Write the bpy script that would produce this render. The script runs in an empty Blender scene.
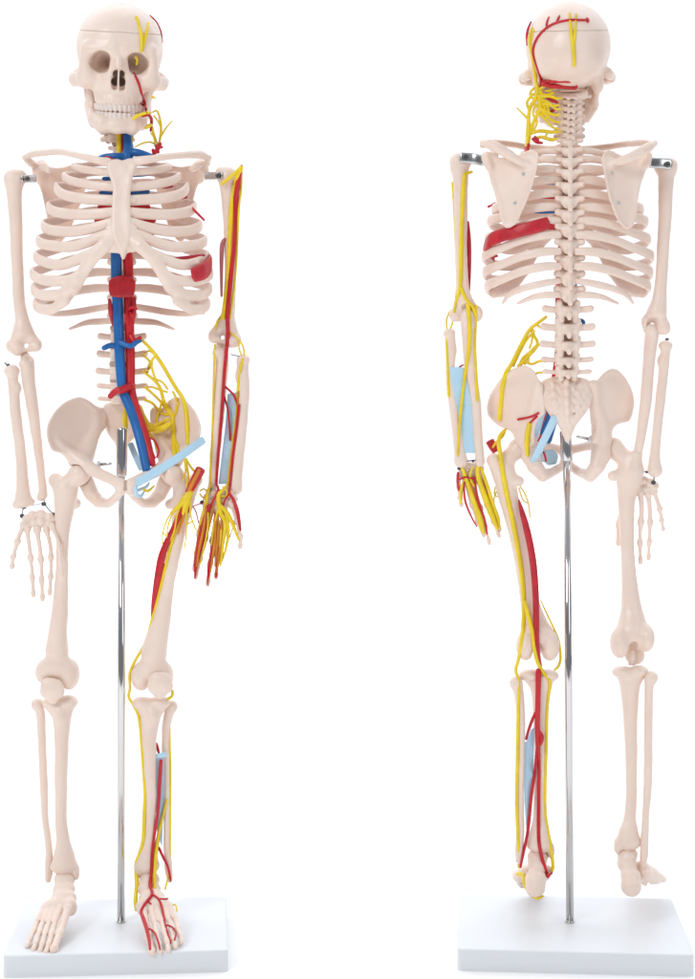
import bpy, math, random
import numpy as np
from mathutils import Matrix, Vector
from mathutils.bvhtree import BVHTree

random.seed(4)
C = bpy.context.scene.collection
# ------------------------------------------------------------------ view set-up
D, CX, CY, CZ = 1700.0, 347.5, 410.0, 532.8      # mm: camera distance, principal point, camera height
CAM = np.array([0.0, -D, CZ])
BASE_TOP = CZ - 512.0

def V(px, py, f=0.0):
    """a measured point: picture position at the depth f (mm towards the viewer from the pole)"""
    s = (D - f) / D
    return np.array([(px - CX) * s, -f, CZ - (py - CY) * s])

# ------------------------------------------------------------------ materials
def new_mat(name):
    m = bpy.data.materials.new(name); m.use_nodes = True
    nt = m.node_tree
    return m, nt, nt.nodes['Principled BSDF']

def plastic(name, col, rough=0.4, var=0.06, scale=40.0, bump=0.0, bscale=300.0, sss=0.0, spec=0.5, var_col=None):
    m, nt, b = new_mat(name)
    b.inputs['Roughness'].default_value = rough
    b.inputs['Specular IOR Level'].default_value = spec
    tc = nt.nodes.new('ShaderNodeTexCoord')
    n = nt.nodes.new('ShaderNodeTexNoise'); n.inputs['Scale'].default_value = scale; n.inputs['Detail'].default_value = 5
    nt.links.new(tc.outputs['Object'], n.inputs['Vector'])
    r = nt.nodes.new('ShaderNodeValToRGB')
    c2 = var_col or tuple(max(0, c * (1 - 2.2 * var)) for c in col)
    r.color_ramp.elements[0].position = 0.3; r.color_ramp.elements[1].position = 0.68
    r.color_ramp.elements[0].color = (*c2, 1); r.color_ramp.elements[1].color = (*col, 1)
    nt.links.new(n.outputs['Fac'], r.inputs['Fac'])
    nt.links.new(r.outputs['Color'], b.inputs['Base Color'])
    if sss:
        b.inputs['Subsurface Weight'].default_value = sss
        b.inputs['Subsurface Radius'].default_value = (1.0, 0.42, 0.24)
        b.inputs['Subsurface Scale'].default_value = 0.003
    if bump:
        n2 = nt.nodes.new('ShaderNodeTexNoise'); n2.inputs['Scale'].default_value = bscale; n2.inputs['Detail'].default_value = 4
        nt.links.new(tc.outputs['Object'], n2.inputs['Vector'])
        bp = nt.nodes.new('ShaderNodeBump'); bp.inputs['Strength'].default_value = bump; bp.inputs['Distance'].default_value = 0.0012
        nt.links.new(n2.outputs['Fac'], bp.inputs['Height'])
        nt.links.new(bp.outputs['Normal'], b.inputs['Normal'])
        rr = nt.nodes.new('ShaderNodeMapRange'); rr.inputs[3].default_value = rough - 0.08; rr.inputs[4].default_value = rough + 0.12
        nt.links.new(n2.outputs['Fac'], rr.inputs[0]); nt.links.new(rr.outputs[0], b.inputs['Roughness'])
    return m

BONE = plastic('bone_plastic', (0.87, 0.705, 0.60), 0.34, 0.05, 28, 0.3, 150, 0.12, 0.5, (0.845, 0.66, 0.55))
TEETH = plastic('tooth_plastic', (0.84, 0.72, 0.64), 0.35, 0.04, 60)
DISC = plastic('disc_plastic', (0.50, 0.35, 0.26), 0.5, 0.06, 60)
RED = plastic('artery_red', (0.62, 0.012, 0.022), 0.32, 0.1, 60, 0.1, 200)
MUSCLE = plastic('muscle_red', (0.60, 0.016, 0.03), 0.38, 0.14, 120, 0.3, 260)
YEL = plastic('nerve_yellow', (0.93, 0.68, 0.014), 0.36, 0.08, 70, 0.12, 240)
ORANGE = plastic('tendon_orange', (0.70, 0.24, 0.012), 0.4, 0.12, 70)
BLUE = plastic('vein_blue', (0.010, 0.15, 0.47), 0.32, 0.12, 60, 0.1, 200)
LBLUE = plastic('ligament_blue', (0.50, 0.72, 0.86), 0.42, 0.05, 50, 0.15, 200)
PINK = plastic('muscle_pink', (0.55, 0.16, 0.16), 0.45, 0.08, 60)
WHITE = plastic('white_board', (0.755, 0.765, 0.775), 0.42, 0.008, 3)
FLOOR = plastic('white_floor', (0.95, 0.935, 0.92), 0.6, 0.004, 2)
def metal(name, col, rough):
    m, nt, b = new_mat(name)
    b.inputs['Metallic'].default_value = 1; b.inputs['Roughness'].default_value = rough
    tc = nt.nodes.new('ShaderNodeTexCoord'); n = nt.nodes.new('ShaderNodeTexNoise'); n.inputs['Scale'].default_value = 90
    mp = nt.nodes.new('ShaderNodeMapping'); mp.inputs['Scale'].default_value = (1, 1, 0.15)
    nt.links.new(tc.outputs['Object'], mp.inputs['Vector']); nt.links.new(mp.outputs['Vector'], n.inputs['Vector'])
    r = nt.nodes.new('ShaderNodeMapRange'); r.inputs[3].default_value = rough * 0.7; r.inputs[4].default_value = rough * 1.4
    nt.links.new(n.outputs['Fac'], r.inputs[0]); nt.links.new(r.outputs[0], b.inputs['Roughness'])
    b.inputs['Base Color'].default_value = (*col, 1)
    return m
CHROME = metal('chrome', (0.66, 0.65, 0.645), 0.08)
STEEL = metal('steel', (0.58, 0.57, 0.56), 0.25)
DARKM = metal('dark_screw', (0.12, 0.12, 0.12), 0.4)

# ------------------------------------------------------------------ object helpers
WM = {}          # world matrix of each object (mm)
def mesh_data(name, v, faces, mat):
    v = np.asarray(v, dtype=np.float64) * 0.001
    me = bpy.data.meshes.new(name)
    if isinstance(faces, np.ndarray):
        n, k = faces.shape
        me.vertices.add(len(v)); me.vertices.foreach_set('co', v.astype(np.float32).ravel())
        me.loops.add(n * k); me.loops.foreach_set('vertex_index', faces.astype(np.int32).ravel())
        me.polygons.add(n)
        me.polygons.foreach_set('loop_start', np.arange(0, n * k, k, dtype=np.int32))
        me.polygons.foreach_set('use_smooth', np.ones(n, dtype=bool))
        me.update(calc_edges=True)
    else:
        me.from_pydata([tuple(p) for p in v], [], faces)
        me.polygons.foreach_set('use_smooth', np.ones(len(faces), dtype=bool))
        me.update()
    me.materials.append(mat)
    return me

def link(name, me, parent, M):
    o = bpy.data.objects.new(name, me); C.objects.link(o)
    if parent is not None:
        o.parent = parent
        o.matrix_parent_inverse = WM[parent.name].inverted()
    o.matrix_basis = M
    WM[o.name] = M
    return o

class Geo:
    """vertices (mm, world) + faces"""
    def __init__(s, v=None, f=None):
        s.v = [] if v is None else v; s.f = [] if f is None else f
    def join(s, o):
        n = len(s.v)
        s.v = list(s.v) + [tuple(p) for p in o.v]
        s.f = list(s.f) + [tuple(int(i) + n for i in q) for q in o.f]
        return s

def put(name, g, mat, parent=None):
    v = np.asarray(g.v, dtype=np.float64)
    c = (v.min(0) + v.max(0)) / 2
    me = mesh_data(name, v - c, g.f, mat)
    return link(name, me, parent, Matrix.Translation(Vector(c * 0.001)))

def hard(o):
    for p in o.data.polygons: p.use_smooth = False
    return o

# ------------------------------------------------------------------ signed-distance modelling
BIG = 60.0
def unit(a):
    a = np.asarray(a, float); return a / (np.linalg.norm(a) + 1e-12)

def seg(a, b, ra, rb, sq=None):
    """tapered limb between two points; sq=(axis, factor) flattens it along an axis"""
    a = np.asarray(a, float); b = np.asarray(b, float); m = max(ra, rb) * 1.0
    if sq is not None and sq[1] > 1: m *= sq[1]
    d = b - a; L2 = max(d @ d, 1e-9)
    def fn(X, Y, Z):
        px, py, pz = X - a[0], Y - a[1], Z - a[2]
        t = np.clip((px * d[0] + py * d[1] + pz * d[2]) / L2, 0, 1)
        qx, qy, qz = px - t * d[0], py - t * d[1], pz - t * d[2]
        r = ra + (rb - ra) * t
        q2 = qx * qx + qy * qy + qz * qz
        if sq is not None:
            n = unit(sq[0]); c = qx * n[0] + qy * n[1] + qz * n[2]
            q2 = q2 - c * c + (c / sq[1]) ** 2
        return np.sqrt(q2) - r
    return (fn, np.minimum(a, b) - m, np.maximum(a, b) + m)

def chain(pts, sq=None):
    return [seg(pts[i][0], pts[i + 1][0], pts[i][1], pts[i + 1][1], sq) for i in range(len(pts) - 1)]

def ell(c, r, R=None):
    c = np.asarray(c, float); r = np.asarray(r, float) * np.ones(3)
    def fn(X, Y, Z):
        x, y, z = X - c[0], Y - c[1], Z - c[2]
        if R is not None:
            x, y, z = (R[0][0] * x + R[1][0] * y + R[2][0] * z, R[0][1] * x + R[1][1] * y + R[2][1] * z, R[0][2] * x + R[1][2] * y + R[2][2] * z)
        k0 = np.sqrt((x / r[0]) ** 2 + (y / r[1]) ** 2 + (z / r[2]) ** 2)
        k1 = np.sqrt((x / r[0] ** 2) ** 2 + (y / r[1] ** 2) ** 2 + (z / r[2] ** 2) ** 2)
        return k0 * (k0 - 1) / (k1 + 1e-9)
    m = r if R is None else np.ones(3) * r.max()
    return [(fn, c - m, c + m)]

def box(c, h, rad=1.0):
    c = np.asarray(c, float); h = np.asarray(h, float)
    def fn(X, Y, Z):
        qx, qy, qz = abs(X - c[0]) - h[0] + rad, abs(Y - c[1]) - h[1] + rad, abs(Z - c[2]) - h[2] + rad
        return np.sqrt(np.maximum(qx, 0) ** 2 + np.maximum(qy, 0) ** 2 + np.maximum(qz, 0) ** 2) + np.minimum(np.maximum(qx, np.maximum(qy, qz)), 0) - rad
    return [(fn, c - h, c + h)]

def smooth_poly(p, n=4, closed=True):
    p = np.asarray(p, float); N = len(p); out = []
    for i in range(N if closed else N - 1):
        if closed: a, b, c, d = p[i - 1], p[i], p[(i + 1) % N], p[(i + 2) % N]
        else: a, b, c, d = p[max(i - 1, 0)], p[i], p[i + 1], p[min(i + 2, N - 1)]
        for k in range(n):
            t = k / n
            out.append(0.5 * ((2 * b) + (c - a) * t + (2 * a - 5 * b + 4 * c - d) * t * t + (3 * b - 3 * c + d - a) * t ** 3))
    if not closed: out.append(p[-1])
    return np.array(out)

def plate(poly, depth, thick, rim=0.0, rimw=4.0, smooth=4):
    """a bone plate: outline in world x/z, mid-surface y = depth(x, z), half thickness"""
    q = smooth_poly(poly, smooth) if smooth else np.asarray(poly, float)
    qn = np.roll(q, -1, 0)
    def fn(X, Y, Z):
        x, z = X[:, :1, :], Z[:, :1, :]
        x = x + 0 * z; z = z + 0 * x
        d = np.full(x.shape, 1e9); inside = np.zeros(x.shape, bool)
        for (ax, az), (bx, bz) in zip(q, qn):
            ex, ez = bx - ax, bz - az
            t = np.clip(((x - ax) * ex + (z - az) * ez) / (ex * ex + ez * ez + 1e-9), 0, 1)
            d = np.minimum(d, (x - ax - t * ex) ** 2 + (z - az - t * ez) ** 2)
            c = ((az > z) != (bz > z)) & (x < ex * (z - az) / (ez + (1e-9 if ez >= 0 else -1e-9)) + ax)
            inside ^= c
        d = np.sqrt(d); d = np.where(inside, -d, d)
        th = thick + rim * np.exp(-(d / rimw) ** 2)
        w = abs(Y - depth(x, z)) - th
        r = thick * 0.95
        a, b = d + r, w + r
        return np.sqrt(np.maximum(a, 0) ** 2 + np.maximum(b, 0) ** 2) + np.minimum(np.maximum(a, b), 0) - r
    lo2, hi2 = q.min(0), q.max(0)
    gx, gz = np.meshgrid(np.linspace(lo2[0], hi2[0], 12), np.linspace(lo2[1], hi2[1], 12))
    g = depth(gx, gz) + 0 * gx
    m = thick + rim + 1
    return [(fn, np.array([lo2[0], g.min() - m, lo2[1]]), np.array([hi2[0], g.max() + m, hi2[1]]))]

class SDF:
    def __init__(s, h=1.0): s.h = h; s.ops = []
    def add(s, prims, k=0.0): s.ops.append(('+', prims, k)); return s
    def sub(s, prims, k=0.0): s.ops.append(('-', prims, k)); return s
    def cap(s, prims, k=0.0): s.ops.append(('&', prims, k)); return s
    def mesh(s, relax=1, grain=0.07):
        h = s.h
        lo = np.min([p[1] for m, ps, k in s.ops if m == '+' for p in ps], 0) - 3 * h
        hi = np.max([p[2] for m, ps, k in s.ops if m == '+' for p in ps], 0) + 3 * h
        n = np.ceil((hi - lo) / h).astype(int) + 1
        ax = [lo[i] + h * np.arange(n[i]) for i in range(3)]
        F = np.full(n, BIG)
        def sl(a, b, m):
            i0 = np.clip(np.floor((a - m - lo) / h).astype(int), 0, n); i1 = np.clip(np.ceil((b + m - lo) / h).astype(int) + 1, 0, n)
            return tuple(slice(int(u), int(w)) for u, w in zip(i0, i1))
        for mode, ps, k in s.ops:
            m = k + 3 * h
            if mode == '&':
                X, Y, Z = ax[0][:, None, None], ax[1][None, :, None], ax[2][None, None, :]
                F = np.maximum(F, np.minimum.reduce([p[0](X, Y, Z) for p in ps])); continue
            S = sl(np.min([p[1] for p in ps], 0), np.max([p[2] for p in ps], 0), m)
            T = np.full(F[S].shape, BIG)
            off = [c.start for c in S]
            for fn, a, b in ps:
                q = sl(a, b, m)
                X, Y, Z = ax[0][q[0]][:, None, None], ax[1][q[1]][None, :, None], ax[2][q[2]][None, None, :]
                if min(len(ax[0][q[0]]), len(ax[1][q[1]]), len(ax[2][q[2]])) == 0: continue
                ql = tuple(slice(c.start - o, c.stop - o) for c, o in zip(q, off))
                T[ql] = np.minimum(T[ql], fn(X, Y, Z))
            A = F[S]
            if mode == '-': A = -A
            if k > 0:
                w = np.clip(0.5 + 0.5 * (T - A) / k, 0, 1)
                Rr = T * (1 - w) + A * w - k * w * (1 - w)
            else: Rr = np.minimum(A, T)
            F[S] = -Rr if mode == '-' else Rr
        v, f = surface_nets(F, lo, h)
        if relax: v = laplace(v, f, relax)
        if grain: v = v + grain * cast_grain(v)
        return Geo(v, f)

def cast_grain(v):
    """slight unevenness of a hand-finished cast"""
    o = np.zeros_like(v)
    for w, a in ((0.17, 2.0), (0.37, 1.0)):
        p = v * w
        o[:, 0] += a * np.sin(p[:, 1] + 1.7 * np.sin(p[:, 2] * .8 + 1)); o[:, 1] += a * np.sin(p[:, 2] + 1.7 * np.sin(p[:, 0] * .9 + 2)); o[:, 2] += a * np.sin(p[:, 0] + 1.7 * np.sin(p[:, 1] * .7 + 3))
    return o

CORN = np.array([(0,0,0),(1,0,0),(0,1,0),(1,1,0),(0,0,1),(1,0,1),(0,1,1),(1,1,1)])
EDG = [(0,1),(2,3),(4,5),(6,7),(0,2),(1,3),(4,6),(5,7),(0,4),(1,5),(2,6),(3,7)]
def surface_nets(F, lo, h):
    s = F < 0
    cnt = np.zeros(np.array(F.shape) - 1, np.int8)
    for c in CORN:
        cnt += s[c[0]:F.shape[0] - 1 + c[0], c[1]:F.shape[1] - 1 + c[1], c[2]:F.shape[2] - 1 + c[2]]
    idx = np.argwhere((cnt > 0) & (cnt < 8))
    vals = np.stack([F[idx[:, 0] + c[0], idx[:, 1] + c[1], idx[:, 2] + c[2]] for c in CORN])
    acc = np.zeros((len(idx), 3)); num = np.zeros(len(idx))
    for a, b in EDG:
        m = (vals[a] < 0) != (vals[b] < 0)
        t = vals[a][m] / (vals[a][m] - vals[b][m])
        acc[m] += CORN[a] + t[:, None] * (CORN[b] - CORN[a]); num[m] += 1
    v = lo + h * (idx + acc / num[:, None])
    ID = np.full(cnt.shape, -1, np.int64); ID[idx[:, 0], idx[:, 1], idx[:, 2]] = np.arange(len(idx))
    quads = []
    for d in range(3):
        a = [slice(None)] * 3; b = [slice(None)] * 3
        a[d] = slice(0, -1); b[d] = slice(1, None)
        e = np.argwhere(s[tuple(a)] != s[tuple(b)])
        u, w = (d + 1) % 3, (d + 2) % 3
        e = e[(e[:, u] > 0) & (e[:, w] > 0) & (e[:, u] < F.shape[u] - 1) & (e[:, w] < F.shape[w] - 1)]
        def cell(du, dw):
            c = e.copy(); c[:, u] -= du; c[:, w] -= dw
            return ID[c[:, 0], c[:, 1], c[:, 2]]
        q = np.stack([cell(1, 1), cell(0, 1), cell(0, 0), cell(1, 0)], 1)
        flip = ~s[e[:, 0], e[:, 1], e[:, 2]]
        q[flip] = q[flip][:, ::-1]
        quads.append(q)
    q = np.concatenate(quads); q = q[(q >= 0).all(1)]
    return v, q

def laplace(v, f, it):
    e = np.concatenate([f[:, [i, (i + 1) % 4]] for i in range(4)])
    deg = np.bincount(e[:, 0], minlength=len(v)) + np.bincount(e[:, 1], minlength=len(v))
    for _ in range(it):
        a = np.stack([np.bincount(e[:, 0], v[e[:, 1], k], len(v)) + np.bincount(e[:, 1], v[e[:, 0], k], len(v)) for k in range(3)], 1)
        v = v * 0.5 + 0.5 * a / np.maximum(deg, 1)[:, None]
    return v

# ------------------------------------------------------------------ swept shapes
def sweep(pts, ra, rb=None, n=12, per=6, up=(0, 0, 1), round_end=True):
    """tube or strap along points; ra across (horizontal normal), rb along 'up'"""
    pts = np.asarray(pts, float)
    ra = np.asarray(ra, float) * np.ones(len(pts)); rb = ra if rb is None else np.asarray(rb, float) * np.ones(len(pts))
    P = smooth_poly(np.column_stack([pts, ra, rb]), per, closed=False)
    R, P = P[:, 3:], P[:, :3]
    T = np.gradient(P, axis=0); T /= np.linalg.norm(T, axis=1)[:, None] + 1e-9
    tube = np.allclose(ra, rb)
    verts, faces = [], []
    N = None
    rows = []
    for i in range(len(P)):
        t = T[i]
        if tube:
            if N is None:
                a = np.array([0, 1, 0]) if abs(t[1]) < 0.8 else np.array([1, 0, 0]); N = unit(np.cross(t, a))
            N = unit(N - t * (N @ t)); nn = N; bb = np.cross(t, nn)
        else:
            nn = unit(np.cross(t, np.asarray(up, float))); bb = np.cross(nn, t)
        rows.append((P[i], nn, bb, R[i][0], R[i][1], t))
    full = []
    if round_end:
        p, nn, bb, a, b, t = rows[0]; r = min(a, b)
        full += [(p - t * r * 0.9, nn, bb, a * .35, b * .35), (p - t * r * 0.6, nn, bb, a * .78, b * .78)]
    full += [r_[:5] for r_ in rows]
    if round_end:
        p, nn, bb, a, b, t = rows[-1]; r = min(a, b)
        full += [(p + t * r * 0.6, nn, bb, a * .78, b * .78), (p + t * r * 0.9, nn, bb, a * .35, b * .35)]
    for p, nn, bb, a, b in full:
        for k in range(n):
            th = 2 * math.pi * k / n
            cc, ss = math.cos(th), math.sin(th)
            if not tube: cc, ss = math.copysign(abs(cc) ** .78, cc), math.copysign(abs(ss) ** .78, ss)
            verts.append(p + nn * a * cc + bb * b * ss)
    m = len(full)
    for i in range(m - 1):
        for k in range(n):
            faces.append((i * n + k, i * n + (k + 1) % n, (i + 1) * n + (k + 1) % n, (i + 1) * n + k))
    faces.append(tuple(range(n - 1, -1, -1))); faces.append(tuple((m - 1) * n + k for k in range(n)))
    return Geo(verts, faces)

def lathe(a, b, prof, n=40):
    """turned piece along a->b; prof = [(t, r)]"""
    a = np.asarray(a, float); b = np.asarray(b, float); t = unit(b - a)
    x = unit(np.cross(t, [0, 1, 0] if abs(t[1]) < .8 else [1, 0, 0])); y = np.cross(t, x)
    L = np.linalg.norm(b - a); v, f = [], []
    for u, r in prof:
        for k in range(n):
            th = 2 * math.pi * k / n
            v.append(a + t * u * L + x * r * math.cos(th) + y * r * math.sin(th))
    for i in range(len(prof) - 1):
        for k in range(n):
            f.append((i * n + k, i * n + (k + 1) % n, (i + 1) * n + (k + 1) % n, (i + 1) * n + k))
    f.append(tuple(range(n - 1, -1, -1))); f.append(tuple((len(prof) - 1) * n + k for k in range(n)))
    return Geo(v, f)

def sheet(pts, th, bend=0.0):
    """thin membrane with real thickness; pts = world points of the outline"""
    p = np.asarray(pts, float); n = len(p)
    nrm = unit(np.cross(p[1] - p[0], p[-1] - p[0]))
    if nrm[1] > 0: nrm = -nrm
    v = [q - nrm * th for q in p] + [q + nrm * th for q in p]
    f = [tuple(range(n)), tuple(range(2 * n - 1, n - 1, -1))] + [(i, i + n, (i + 1) % n + n, (i + 1) % n) for i in range(n)]
    return Geo(v, f)

# ------------------------------------------------------------------ snapping onto built surfaces
class Snap:
    def __init__(s, geos):
        v, f = [], []
        n = 0
        for g in geos:
            vv = np.asarray(g.v, float); v.append(vv)
            f += [tuple(int(i) + n for i in q) for q in g.f]; n += len(vv)
        v = np.concatenate(v)
        s.t = BVHTree.FromPolygons([tuple(p) for p in v], f)
    def f(s, px, py):
        d = unit(V(px, py, 0) - CAM)
        h = s.t.ray_cast(Vector(CAM), Vector(d))
        return None if h[0] is None else -h[0][1]

def on(snap, pts, r, lift=0.5, f0=0.0, smooth=1):
    """points (px, py[, f]) laid on the surface below them"""
    P = [tuple(p) for p in pts]
    xy = smooth_poly([p[:2] for p in P], 3, closed=False) if len(P) > 2 else np.array([np.array(P[0][:2]) * (1 - t) + np.array(P[1][:2]) * t for t in (0, .33, .67, 1)])
    fs = [snap.f(x, y) for x, y in xy]
    for i in range(0, len(P)):
        if len(P[i]) > 2: fs[min(i * 3, len(fs) - 1)] = P[i][2]
    known = [i for i, q in enumerate(fs) if q is not None]
    if not known: fl = np.full(len(fs), f0)
    else: fl = np.interp(range(len(fs)), known, [fs[i] for i in known])
    sm = fl.copy()
    for _ in range(smooth + 1):
        e = np.pad(sm, 1, mode='edge'); sm = (e[:-2] + 2 * e[1:-1] + e[2:]) / 4
    out = np.maximum(sm, fl - 0.4 * np.max(r)) if known else sm
    return [V(x, y, q + np.mean(r) * lift) for (x, y), q in zip(xy, out)]

def line(snap, pts, r, lift=0.5, f0=0.0, smooth=1, n=10, per=2):
    P = on(snap, pts, r, lift, f0, smooth)
    rr = np.asarray(r, float)
    if rr.ndim: rr = np.interp(np.linspace(0, 1, len(P)), np.linspace(0, 1, len(rr)), rr)
    return sweep(P, rr, n=n, per=per)

def free(pts, r, n=10, per=5):
    """free hanging tube through (px, py, f)"""
    return sweep([V(*p) for p in pts], r, n=n, per=per)

def puts(name, gs, mat, parent=None):
    """pieces that touch become one part, pieces apart become parts of their own"""
    vs = [np.asarray(g.v, float) for g in gs]; lab = list(range(len(gs)))
    for i in range(len(gs)):
        for j in range(i):
            if lab[i] == lab[j]: continue
            if (vs[i].min(0) - 1.5 > vs[j].max(0)).any() or (vs[j].min(0) - 1.5 > vs[i].max(0)).any(): continue
            d = np.min(((vs[i][:, None, :] - vs[j][None, :, :]) ** 2).sum(2))
            if d < 1.6 ** 2:
                a, b = lab[i], lab[j]; lab = [b if q == a else q for q in lab]
    for l in sorted(set(lab)):
        put(name, cat([g for g, q in zip(gs, lab) if q == l]), mat, parent)

def cat(gs):
    g = Geo()
    for q in gs: g.join(q)
    return g

# ================================================================== shared bones (own frames, y forward, z up, mm)
A3 = np.array
def both(fn):
    r = []
    for s in (-1, 1): r += fn(s)
    return r

def skull_field():
    S = SDF(0.95)
    S.add(ell((0, -12, 2), (43.5, 56, 45)))
    S.add(ell((0, 16, 6), (37, 31, 33)), 8)
    S.add(ell((0, -42, -8), (33, 27, 29)), 8)
    S.add(ell((0, -8, -18), (37, 40, 18)), 7)
    S.add(both(lambda s: [seg((s * 7, 43, -1), (s * 30, 37, 0), 5.5, 5)]), 7)
    S.add(ell((0, 26, -32), (27, 22, 27)), 7)
    S.add(ell((0, 31, -49), (23, 18, 10.5)), 5)
    S.add(both(lambda s: ell((s * 29, 31, -29), (12, 11, 10))), 5)
    S.add(both(lambda s: chain([((s * 32, 33, 2), 5), ((s * 35, 31, -12), 4.2), ((s * 34, 32, -24), 6)])), 4)
    # temples hollowed behind the orbit
    S.sub(both(lambda s: ell((s * 53, 15, -16), (14, 17, 22))), 8)
    S.sub(both(lambda s: ell((s * 42, 12, -42), (13, 17, 20))), 6)
    S.sub(both(lambda s: ell((s * 33, 6, -62), (13, 22, 20))), 5)
    S.sub(ell((0, -6, -62), (20, 26, 22)), 6)
    S.sub(ell((0, 16, -64), (15, 20, 9)), 4)
    # cheek arch
    S.add(both(lambda s: [seg((s * 34, 30, -29), (s * 44, 17, -31), 7.2, 5.0, ((0, 0, 1), 1.35)), seg((s * 44, 17, -31), (s * 46.5, 2, -30), 5.0, 4.2, ((0, 0, 1), 1.45)),
                          seg((s * 46.5, 2, -29), (s * 41, -14, -26), 4, 5, ((0, 0, 1), 1.2))]), 3)
    S.add(both(lambda s: chain([((s * 31.5, 36, -3), 3.8), ((s * 32.5, 36, -6), 4.2), ((s * 33, 35.5, -14), 4.2), ((s * 31.5, 36, -23), 5.5)])), 4)
    S.add(both(lambda s: ell((s * 30, -20, -36), (6.5, 9, 11))), 5)
    S.add(ell((0, -18, -30), (22, 24, 9)), 5)
    # orbits, nose
    S.sub(both(lambda s: [seg((s * 17.8, 52, -11.8), (s * 16.6, 30, -12.5), 11.1, 10.2), seg((s * 16.6, 30, -12.5), (s * 11, 12, -13), 10.2, 3)]), 2.2)
    S.add([seg((0, 41, -2), (0, 48.0, -15), 5.2, 4.2)], 3)
    S.add(both(lambda s: [seg((s * 5.5, 40, -6), (s * 8.5, 42, -26), 2.6, 2.4)]), 3)
    S.sub(both(lambda s: chain([((s * 2.0, 58, -21.5), 3.0), ((s * 3.2, 54, -30), 4.0), ((s * 3.4, 53, -35.5), 3.7)]) + chain([((s * 2.0, 53, -21.5), 3.0), ((s * 3.2, 50, -30), 4.1), ((s * 3.4, 48, -35.5), 3.7)]) + chain([((s * 2.0, 48, -21.5), 3.0), ((s * 3.2, 44, -30), 4.1), ((s * 3.4, 44, -35.5), 3.7)]) + chain([((s * 3, 48, -31), 4), ((s * 3, 24, -30), 5)]) + chain([((s * 2.4, 50, -22.5), 3.2), ((s * 2.6, 26, -24), 4)])), 0.8)
    S.add(box((0, 34, -29.5), (0.95, 15, 10), 0.6), 0.4)
    S.add([seg((0, 45, -41), (0, 43, -46), 2.2, 2)], 2)
    # small features: infraorbital dimples, canine ridges, suture bumps
    S.sub(both(lambda s: ell((s * 15.5, 49, -34), (2.2, 4, 2.0))), 1.5)
    for i in range(-4, 5):
        S.add([seg((i * 4.3, 49 - 0.62 * i * i - 1.2, -47), (i * 4.5, 48.6 - 0.62 * i * i, -55), 1.6, 1.9)], 2.4)
    S.sub(both(lambda s: ell((s * 45, -14, -33), (4, 3.5, 3.5))), 2)
    S.add([seg((0, -64, -12), (0, -58, -22), 3, 3)], 5)
    return S
CUT = 17.0
def cut_prim(z, sign):
    return [(lambda X, Y, Z: sign * (Z - z) + 0 * X + 0 * Y, A3([0, 0, 0.]), A3([0, 0, 0.]))]

G_SKULL = skull_field().cap(cut_prim(CUT + 0.06, 1)).mesh(1)
G_FULL = SDF(1.3); G_FULL.ops = skull_field().ops; G_FULL = G_FULL.mesh(1)
G_CAP = skull_field().cap(cut_prim(CUT - 0.06, -1)).mesh(1)

def mandible():
    S = SDF(0.9)
    S.add([seg((-15, 45, -73.1), (15, 45, -73.1), 6.0, 6.0, ((0, 0, 1), 1.22))])
    S.add(both(lambda s: [seg((s * 15, 44.5, -72.6), (s * 24, 31, -68.6), 6.0, 5.6, ((0, 0, 1), 1.45)), seg((s * 24, 31, -68.6), (s * 29, 6, -58.6), 5.4, 4.4, ((0, 0, 1), 1.7))]), 4)
    S.add(both(lambda s: [seg((s * 28.5, 4, -56.6), (s * 32, -6, -34.6), 4.0, 3.6, ((0, 1, 0), 1.9)), seg((s * 32, -6, -34.6), (s * 36, -10, -25.6), 3.4, 3.6)]), 4)
    S.add(both(lambda s: [seg((s * 26, 13, -54.6), (s * 29, 12, -32.6), 5.4, 3.8, ((0, 1, 0), 1.6))]), 4)
    S.add(ell((0, 49, -74.6), (8, 4, 6)), 5)
    arc = [(math.sin(a) * 20.5, 26 + math.cos(a) * 19.5) for a in np.linspace(-1.5, 1.5, 11)]
    S.add(chain([(A3([x, y, -67.6]), 4.2) for x, y in arc]), 3)
    return S.mesh(1)
G_JAW = mandible()

def teeth(z0, z1, rx, ry, cy):
    S = SDF(0.6)
    for a in np.linspace(-1.42, 1.42, 14):
        x, y = math.sin(a) * rx, cy + math.cos(a) * ry
        w = 2.45 if abs(a) < .9 else 2.6
        S.add([seg((x, y, z0), (x * 0.99, y - .2, z1), w, w * .93, None)], 0.25)
    return S.mesh(0)
G_UT = teeth(-54.5, -57.6, 21.6, 21.3, 27.5)
G_LT = teeth(-62.2, -66, 21.3, 21.0, 27.2)

def cyl(c, r, hh, rad=1.2, waist=0.0):
    """upright drum with rounded rims, a little waisted"""
    c = A3(c, dtype=float)
    def fn(X, Y, Z):
        z = Z - c[2]
        rr = r - waist * (1 - np.clip(abs(z) / hh, 0, 1) ** 2)
        a = np.sqrt((X - c[0]) ** 2 + (Y - c[1]) ** 2) - rr + rad; b = abs(z) - hh + rad
        return np.sqrt(np.maximum(a, 0) ** 2 + np.maximum(b, 0) ** 2) + np.minimum(np.maximum(a, b), 0) - rad
    m = A3([r, r, hh])
    return [(fn, c - m, c + m)]

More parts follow.
